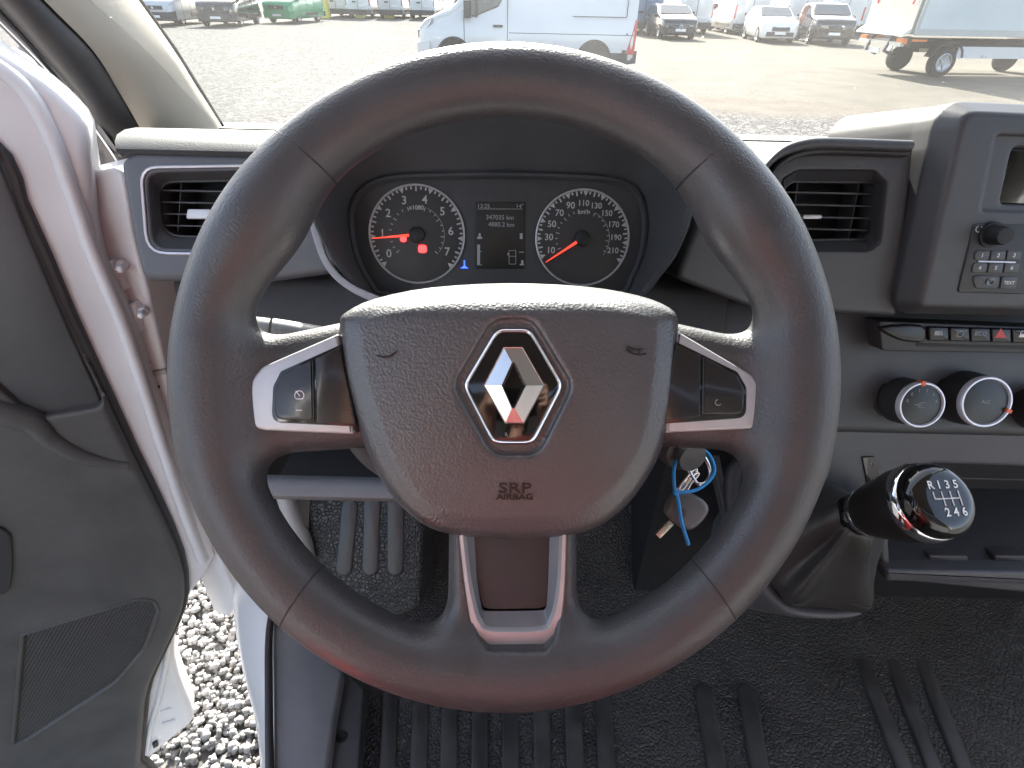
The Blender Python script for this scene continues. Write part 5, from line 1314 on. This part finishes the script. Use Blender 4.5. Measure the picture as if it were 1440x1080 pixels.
for m_ in (1, -1):
    q = [sh.side(h - 1.22, .06), sh.side(h - 1.20, .22), sh.side(h - 1.68, .66), sh.side(h - 2.18, .68), sh.side(h - 2.18, .34), sh.side(h - 2.06, .19), sh.side(h - 1.45, .03)]
    w_ = slab('side_window', q if m_ > 0 else mirror_y(q), (0, .010 * m_, 0), glass_m, bv)
    fr_q = MB(); qq = q if m_ > 0 else mirror_y(q); fr_q.tube(qq, .016, 6, closed=True); fr_q.build('window_frame', gap_m, w_, 30, True)
    MB().box((h - 1.52, m_ * (Wd + .012), 1.52), (.05, .03, .56)).build('window_bar', trim_m, w_, 30, True)
    hl = [(h - .10, .66, .84), (h - .16, .86, .80), (h - .40, 1.0, 1.10), (h - .44, .99, 1.19), (h - .30, .94, 1.14), (h - .14, .78, .98)]
    slab('headlight', hl if m_ > 0 else mirror_y(hl), (.05, .03 * m_, .01), lamp_m, bv)
    mi = MB().loft([[(h - 1.30 + dx, m_ * (Wd + .12 + dy), z) for dx, dy in ((-.07, -.09), (.08, -.07), (.08, .09), (-.07, .10))] for z in (1.22, 1.30, 1.52, 1.58)]).build('mirror', trim_m, bv, 40, True)
    for gx, z0_, z1_ in ((h - 1.20, .42, 1.30), (h - 2.30, .40, 2.3), (h - 2.36, .40, .78)): MB().box((gx, m_ * (Wd - .012), (z0_ + z1_) / 2), (.013, .032, z1_ - z0_)).build('panel_gap', gap_m, bv, 0, True)
    MB().box((-h + 1.62, m_ * (Wd - .012), .92), (3.2, .032, .012)).build('panel_gap', gap_m, bv, 0, True)
    MB().box((-h + .95, m_ * (Wd - .016), 1.30), (1.35, .032, .010)).build('panel_gap', gap_m, bv, 0, True)
    MB().box((-h + .27, m_ * (Wd - .016), 1.48), (.010, .032, .36)).build('panel_gap', gap_m, bv, 0, True)
    MB().box((h - 2.06, m_ * (Wd + .012), 1.06), (.24, .04, .05)).build('door_handle', trim_m, bv, 30, True)
    MB().box((-h + 1.1, m_ * (Wd + .004), .42), (1.9, .03, .22)).build('side_moulding', trim_m, bv, 30, True)
    slab('tail_light', [(-h + .20, m_ * (Wd + .0), .50), (-h - .01, m_ * (Wd - .05), .50), (-h - .005, m_ * (Wd - .06), 1.25), (-h + .02, m_ * (Wd - .02), 1.25)], (-.02, .012 * m_, 0), tail_m, bv)
    MB().box((-h + .22, m_ * (Wd + .002), .95), (.03, .02, .03)).build('side_repeater', trim_m, bv, 30, True)
    for wx in (h - .92, -h + 1.02):
        wheel_part(bv, wx, m_ * (Wd - .11), .345)
        ar = MB(); ar.tube([(wx + .43 * math.cos(a), m_ * (Wd + .0), .36 + .43 * math.sin(a)) for a in np.linspace(0, math.pi, 17)], .035, 6); ar.build('wheel_arch', trim_m, bv, 60, True)
        k_ = MB().loft([[(wx + .41 * math.cos(a), m_ * (Wd - .02 + o_), .36 + .41 * math.sin(a)) for a in np.linspace(0, 2 * math.pi, 25)[:-1]] for o_ in (0, .024)]).build('arch_liner', black_matt, bv, 40, True)
MB().loft([[(h + .05, y, z) for y, z in ((-.78, .30), (.78, .30), (.82, .66), (-.82, .66))], [(h - .30, y, z) for y, z in ((-1.035, .24), (1.035, .24), (1.035, .70), (-1.035, .70))]]).build('front_bumper', w2_paint, bv, 40, True)
MB().box((h + .02, 0, .84), (.08, .95, .18)).build('grille', trim_m, bv, 30, True)
MB().loft([[(-h - .10, y, z) for y, z in ((-.95, .30), (.95, .30), (.95, .58), (-.95, .58))], [(-h + .30, y, z) for y, z in ((-1.045, .26), (1.045, .26), (1.045, .60), (-1.045, .60))]]).build('rear_bumper', trim_m, bv, 40, True)
MB().box((-h - .006, 0, 1.4), (.02, .02, 1.8)).build('door_gap', gap_m, bv, 0, True)
MB().box((-h - .01, .3, 1.05), (.02, .52, .11)).build('number_plate', plate_m, bv, 0, True)
bv.matrix_basis = Matrix.Translation((.16, 17.55, 0)) @ Matrix.Rotation(R_(180), 4, 'Z')

# ---------------------------------------------------------------- box truck
bt = empty('box_truck', (0, 0, 0), 'white box truck with tail lift and red chevrons on the right', 'truck')
box_m = material('box_panel', (.62, .64, .62), .45, vary=.04, vscale=1.5, bump=[('noise', 2, .05, .02)]); alu = material('aluminium', (.45, .46, .46), .4, metal=.7, vary=.08, vscale=8)
cream = material('tail_lift_cream', (.55, .53, .46), .5, vary=.08, vscale=3)
bx0, bx1, bz0, bz1, bw = -1.25, 3.35, 1.02, 3.3, 1.10
MB().box(((bx0 + bx1) / 2, 0, (bz0 + bz1) / 2), (bx1 - bx0, 2 * bw, bz1 - bz0)).build('box_body', box_m, bt, 30, True)
for m_ in (1, -1):
    MB().box(((bx0 + bx1) / 2, m_ * (bw + .012), bz0 + .06), (bx1 - bx0 + .05, .03, .15)).build('side_rail', alu, bt, 30, True)
    MB().box((bx0 - .01, m_ * (bw + .004), (bz0 + bz1) / 2), (.10, .05, bz1 - bz0)).build('corner_post', alu, bt, 30, True)
    MB().box((bx0 - .12, m_ * .82, .86), (.12, .30, .13)).build('tail_light', amber_m, bt, 30, True)
    MB().box((bx0 + .30, m_ * .95, .88), (.45, .05, .05)).build('marker_strip', amber_m, bt, 30, True)
    MB().box((1.55, m_ * .98, .62), (2.5, .05, .28)).build('side_guard', w2_paint, bt, 30, True)
    MB().box((1.15, m_ * 1.01, .52), (.16, .05, .08)).build('side_lamp', lamp_m, bt, 30, True)
    wheel_part(bt, 0, m_ * .89, .36, .26); wheel_part(bt, 3.6, m_ * .89, .36, .24)
    mg = MB(); mg.loft([[(.5 * math.cos(a) * q, m_ * .90 + o_, .40 + .5 * math.sin(a) * q) for a in np.linspace(.2, math.pi - .2, 9)] + [(.46 * math.cos(a) * q, m_ * .90 + o_, .40 + .46 * math.sin(a) * q) for a in np.linspace(math.pi - .2, .2, 9)] for q, o_ in ((1, -.14), (1, .14))]); mg.build('mudguard', trim_m, bt, 60, True)
    for k, zz in enumerate((1.70, 2.05)):                         # red and white chevron bars
        for j in range(2):
            y0 = m_ * (.70 + .10 * j)
            MB().add([(bx0 - .125, y0, zz), (bx0 - .125, y0 + m_ * .10, zz), (bx0 - .125, y0 + m_ * .18, zz + .28), (bx0 - .125, y0 + m_ * .08, zz + .28)], [(0, 1, 2, 3)]).build('chevron', tail_m if j == 0 else plate_m, bt, 0, True)
MB().box((bx0 - .07, 0, 1.85), (.08, 2.05, 1.55)).build('tail_lift', cream, bt, 40, True)
MB().loft([[(bx0 - .10, y, z) for y, z in ((-1.02, 1.06), (1.02, 1.06), (1.02, 1.18), (-1.02, 1.18))], [(bx0 - .34, y, z) for y, z in ((-1.02, .98), (1.02, .98), (1.02, 1.02), (-1.02, 1.02))]]).build('tail_lift_lip', w_paint, bt, 30, True)
MB().box((bx0 - .16, 0, .78), (.10, 1.9, .10)).build('rear_beam', alu, bt, 30, True)
MB().box((bx0 - .20, .15, .58), (.03, .54, .13)).build('number_plate', plate_m, bt, 0, True)
for y in (-.42, .42): MB().tube([(bx0 - .12, y, .95), (bx0 - .26, y, .60), (bx0 + .10, y, .48)], .05, 8).build('lift_arm', trim_m, bt, 40, True)
MB().box((1.4, 0, .78), (4.4, .9, .22)).build('chassis', trim_m, bt, 30, True)
MB().loft([[(3.42, y, z) for y, z in ((-1.0, .40), (1.0, .40), (.96, 2.3), (-.96, 2.3))], [(4.3, y, z) for y, z in ((-1.0, .36), (1.0, .36), (.94, 2.3), (-.94, 2.3))], [(5.0, y, z) for y, z in ((-.98, .34), (.98, .34), (.90, 1.3), (-.90, 1.3))], [(5.6, y, z) for y, z in ((-.85, .36), (.85, .36), (.80, 1.0), (-.80, 1.0))]]).build('cab', w2_paint, bt, 30, True)
for m_ in (1, -1): MB().box((4.05, m_ * .985, 1.55), (.75, .03, .6)).build('side_window', glass_m, bt, 30, True)
bt.matrix_basis = Matrix.Translation((11.9, 19.05, 0)) @ Matrix.Rotation(R_(6), 4, 'Z')

# ================================================================ driver's seat and the person taking the picture
seat_m = material('seat_cloth', (.05, .05, .055), .85, bump=[('noise', 900, .3, .001)], vary=.15, vscale=12)
seat = empty('driver_seat', (0, -.5, .80), 'dark cloth driver seat behind the steering wheel', 'seat')
solid('cushion', None, lambda x, y, z: sd_box(x, y, z, (0, -.40, 1.12), (.25, .25, .075), .05), (-.28, -.70, 1.0), (.28, -.10, 1.24), .014, seat_m, seat)
solid('backrest', None, lambda x, y, z: sd_box(x, y + (z - 1.2) * .22, z, (0, -.64, 1.50), (.24, .065, .36), .05), (-.28, -.90, 1.08), (.28, -.50, 1.92), .014, seat_m, seat)
solid('headrest', None, lambda x, y, z: sd_box(x, y + (z - 1.2) * .22, z, (0, -.64, 1.98), (.13, .05, .09), .04), (-.16, -.95, 1.86), (.16, -.72, 2.12), .012, seat_m, seat)
MB().box((0, -.42, .93), (.42, .44, .24)).build('seat_base', black_matt, seat, 30)
person = empty('person', (0, -.45, .82), 'person in red jumper and red trousers sitting behind the camera', 'person')
def limb(d, x, y, z, pts, rad, k=.03):
    for a, b, ra, rb in zip(pts, pts[1:], rad, rad[1:]): d = smin(d, sd_caps(x, y, z, a, b, ra, rb), k)
    return d
def arms(x, y, z, d, g=0.0):
    for s_ in (1, -1):
        d = limb(d, x, y, z, [(s_ * .185, -.47, 1.70), (s_ * .245, -.27, 1.49), (s_ * .125, -.085, 1.655)], [.052 + g, .042 + g, .029 + g], .04)
    return d
def torso(x, y, z, g=0.0):
    d = limb(sd_caps(x, y, z, (-.09, -.46, 1.26), (.09, -.46, 1.26), .125 + g, .125 + g), x, y, z, [(0, -.44, 1.30), (0, -.46, 1.48), (0, -.48, 1.62)], [.135 + g, .140 + g, .135 + g], .08)
    return smin(d, sd_caps(x, y, z, (-.15, -.48, 1.68), (.15, -.48, 1.68), .062 + g, .062 + g), .07)
def legs(x, y, z, d, g=0.0):
    for s_ in (1, -1):
        d = limb(d, x, y, z, [(s_ * .10, -.45, 1.265), (s_ * .15, .01, 1.30), (s_ * .15, .08, .92)], [.092 + g, .066 + g, .045 + g], .04)
    return d
def body_sd(x, y, z):
    d = legs(x, y, z, arms(x, y, z, torso(x, y, z)))
    d = limb(d, x, y, z, [(0, -.47, 1.70), (0, -.45, 1.84)], [.055, .052], .03)
    head = np.sqrt(((x) / .076) ** 2 + ((y + .43) / .095) ** 2 + ((z - 1.945) / .115) ** 2) * .085 - .085
    head = smin(head, sd_caps(x, y, z, (0, -.375, 1.885), (0, -.36, 1.872), .040, .030), .04)
    head = smin(head, sd_caps(x, y, z, (0, -.34, 1.955), (0, -.318, 1.925), .008, .013), .02)
    for s_ in (1, -1):
        head = smin(head, sd_box(x, y, z, (s_ * .080, -.435, 1.94), (.008, .020, .032), .008), .012)
        head = smax(head, -(np.sqrt((x - s_ * .032) ** 2 + (y + .338) ** 2 + (z - 1.957) ** 2) - .014), .012)
    d = smin(d, head, .03)
    for s_ in (1, -1):                                            # palms, thumbs and fingers round the phone
        d = smin(d, sd_caps(x, y, z, (s_ * .118, -.075, 1.665), (s_ * .094, -.030, 1.715), .027, .024), .02)
        d = smin(d, sd_caps(x, y, z, (s_ * .105, -.065, 1.700), (s_ * .060, -.055, 1.738), .011, .008), .008)
        for k in range(4):
            z0 = 1.700 + .020 * k
            a, b, c = (s_ * .098, -.022 + .004 * k, z0), (s_ * .092, .004 + .002 * k, z0 + .010), (s_ * .066, .008, z0 + .008)
            d = smin(d, np.minimum(sd_caps(x, y, z, a, b, .0095, .0085), sd_caps(x, y, z, b, c, .0085, .007)), .006)
        d = smin(d, sd_caps(x, y, z, (s_ * .16, .07, .90), (s_ * .16, .17, .845), .046, .036), .03)
    return d
skin = material('skin', (.45, .26, .19), .55, vary=.08, vscale=25)
solid('body', None, body_sd, (-.34, -.66, .79), (.34, .24, 2.09), .0095, skin, person)
red_c = material('red_jumper', (.17, .032, .032), .85, bump=[('noise', 500, .3, .001), ('noise', 14, .5, .02)], vary=.12, vscale=8)
jean = material('red_trousers', (.42, .030, .028), .85, bump=[('noise', 700, .3, .001)], vary=.2, vscale=10)
def jumper(x, y, z):
    d = torso(x, y, z, .014); d = arms(x, y, z, d, .013); d = legs(x, y, z, d, .012)
    d = smax(d, y + .10 - np.where(z > 1.40, 1, 0), .004)          # hem over the thighs
    cuff = (y + .115) * .55 + (z - 1.62) * .75
    return np.maximum(np.maximum(d, np.where(z > 1.45, cuff, -1)), np.maximum(1.16 - z, z - 1.765))
solid('red_jumper', None, jumper, (-.34, -.66, 1.1), (.34, .0, 1.80), .0105, red_c, person, 1)
def trousers(x, y, z):
    d = legs(x, y, z, np.full(np.shape(x), 1.0), .009)
    return np.maximum(d, np.maximum(-.14 - y, .90 - z))
solid('trousers', None, trousers, (-.34, -.2, .86), (.34, .2, 1.42), .012, jean, person, 1)
def hair(x, y, z):
    d = np.sqrt((x / .084) ** 2 + ((y + .44) / .100) ** 2 + ((z - 1.955) / .116) ** 2) * .09 - .09
    return np.maximum(d, -(z - 1.90) + (y + .44) * 1.2)
solid('hair', None, hair, (-.1, -.56, 1.8), (.1, -.3, 2.1), .008, material('hair_brown', (.04, .025, .018), .6, bump=[('noise', 200, .5, .003)]), person, 1)
FPH = Frame(EYE - fwd * .014, RT, UP)
phone = empty('phone', EYE - fwd * .02, 'black phone held in both hands', 'phone')
prism('phone_body', FPH, rounded([(-.082, -.068), (.082, -.068), (.082, .012), (-.082, .012)], .008, 4), -.008, 0, black_gloss, phone, .002)
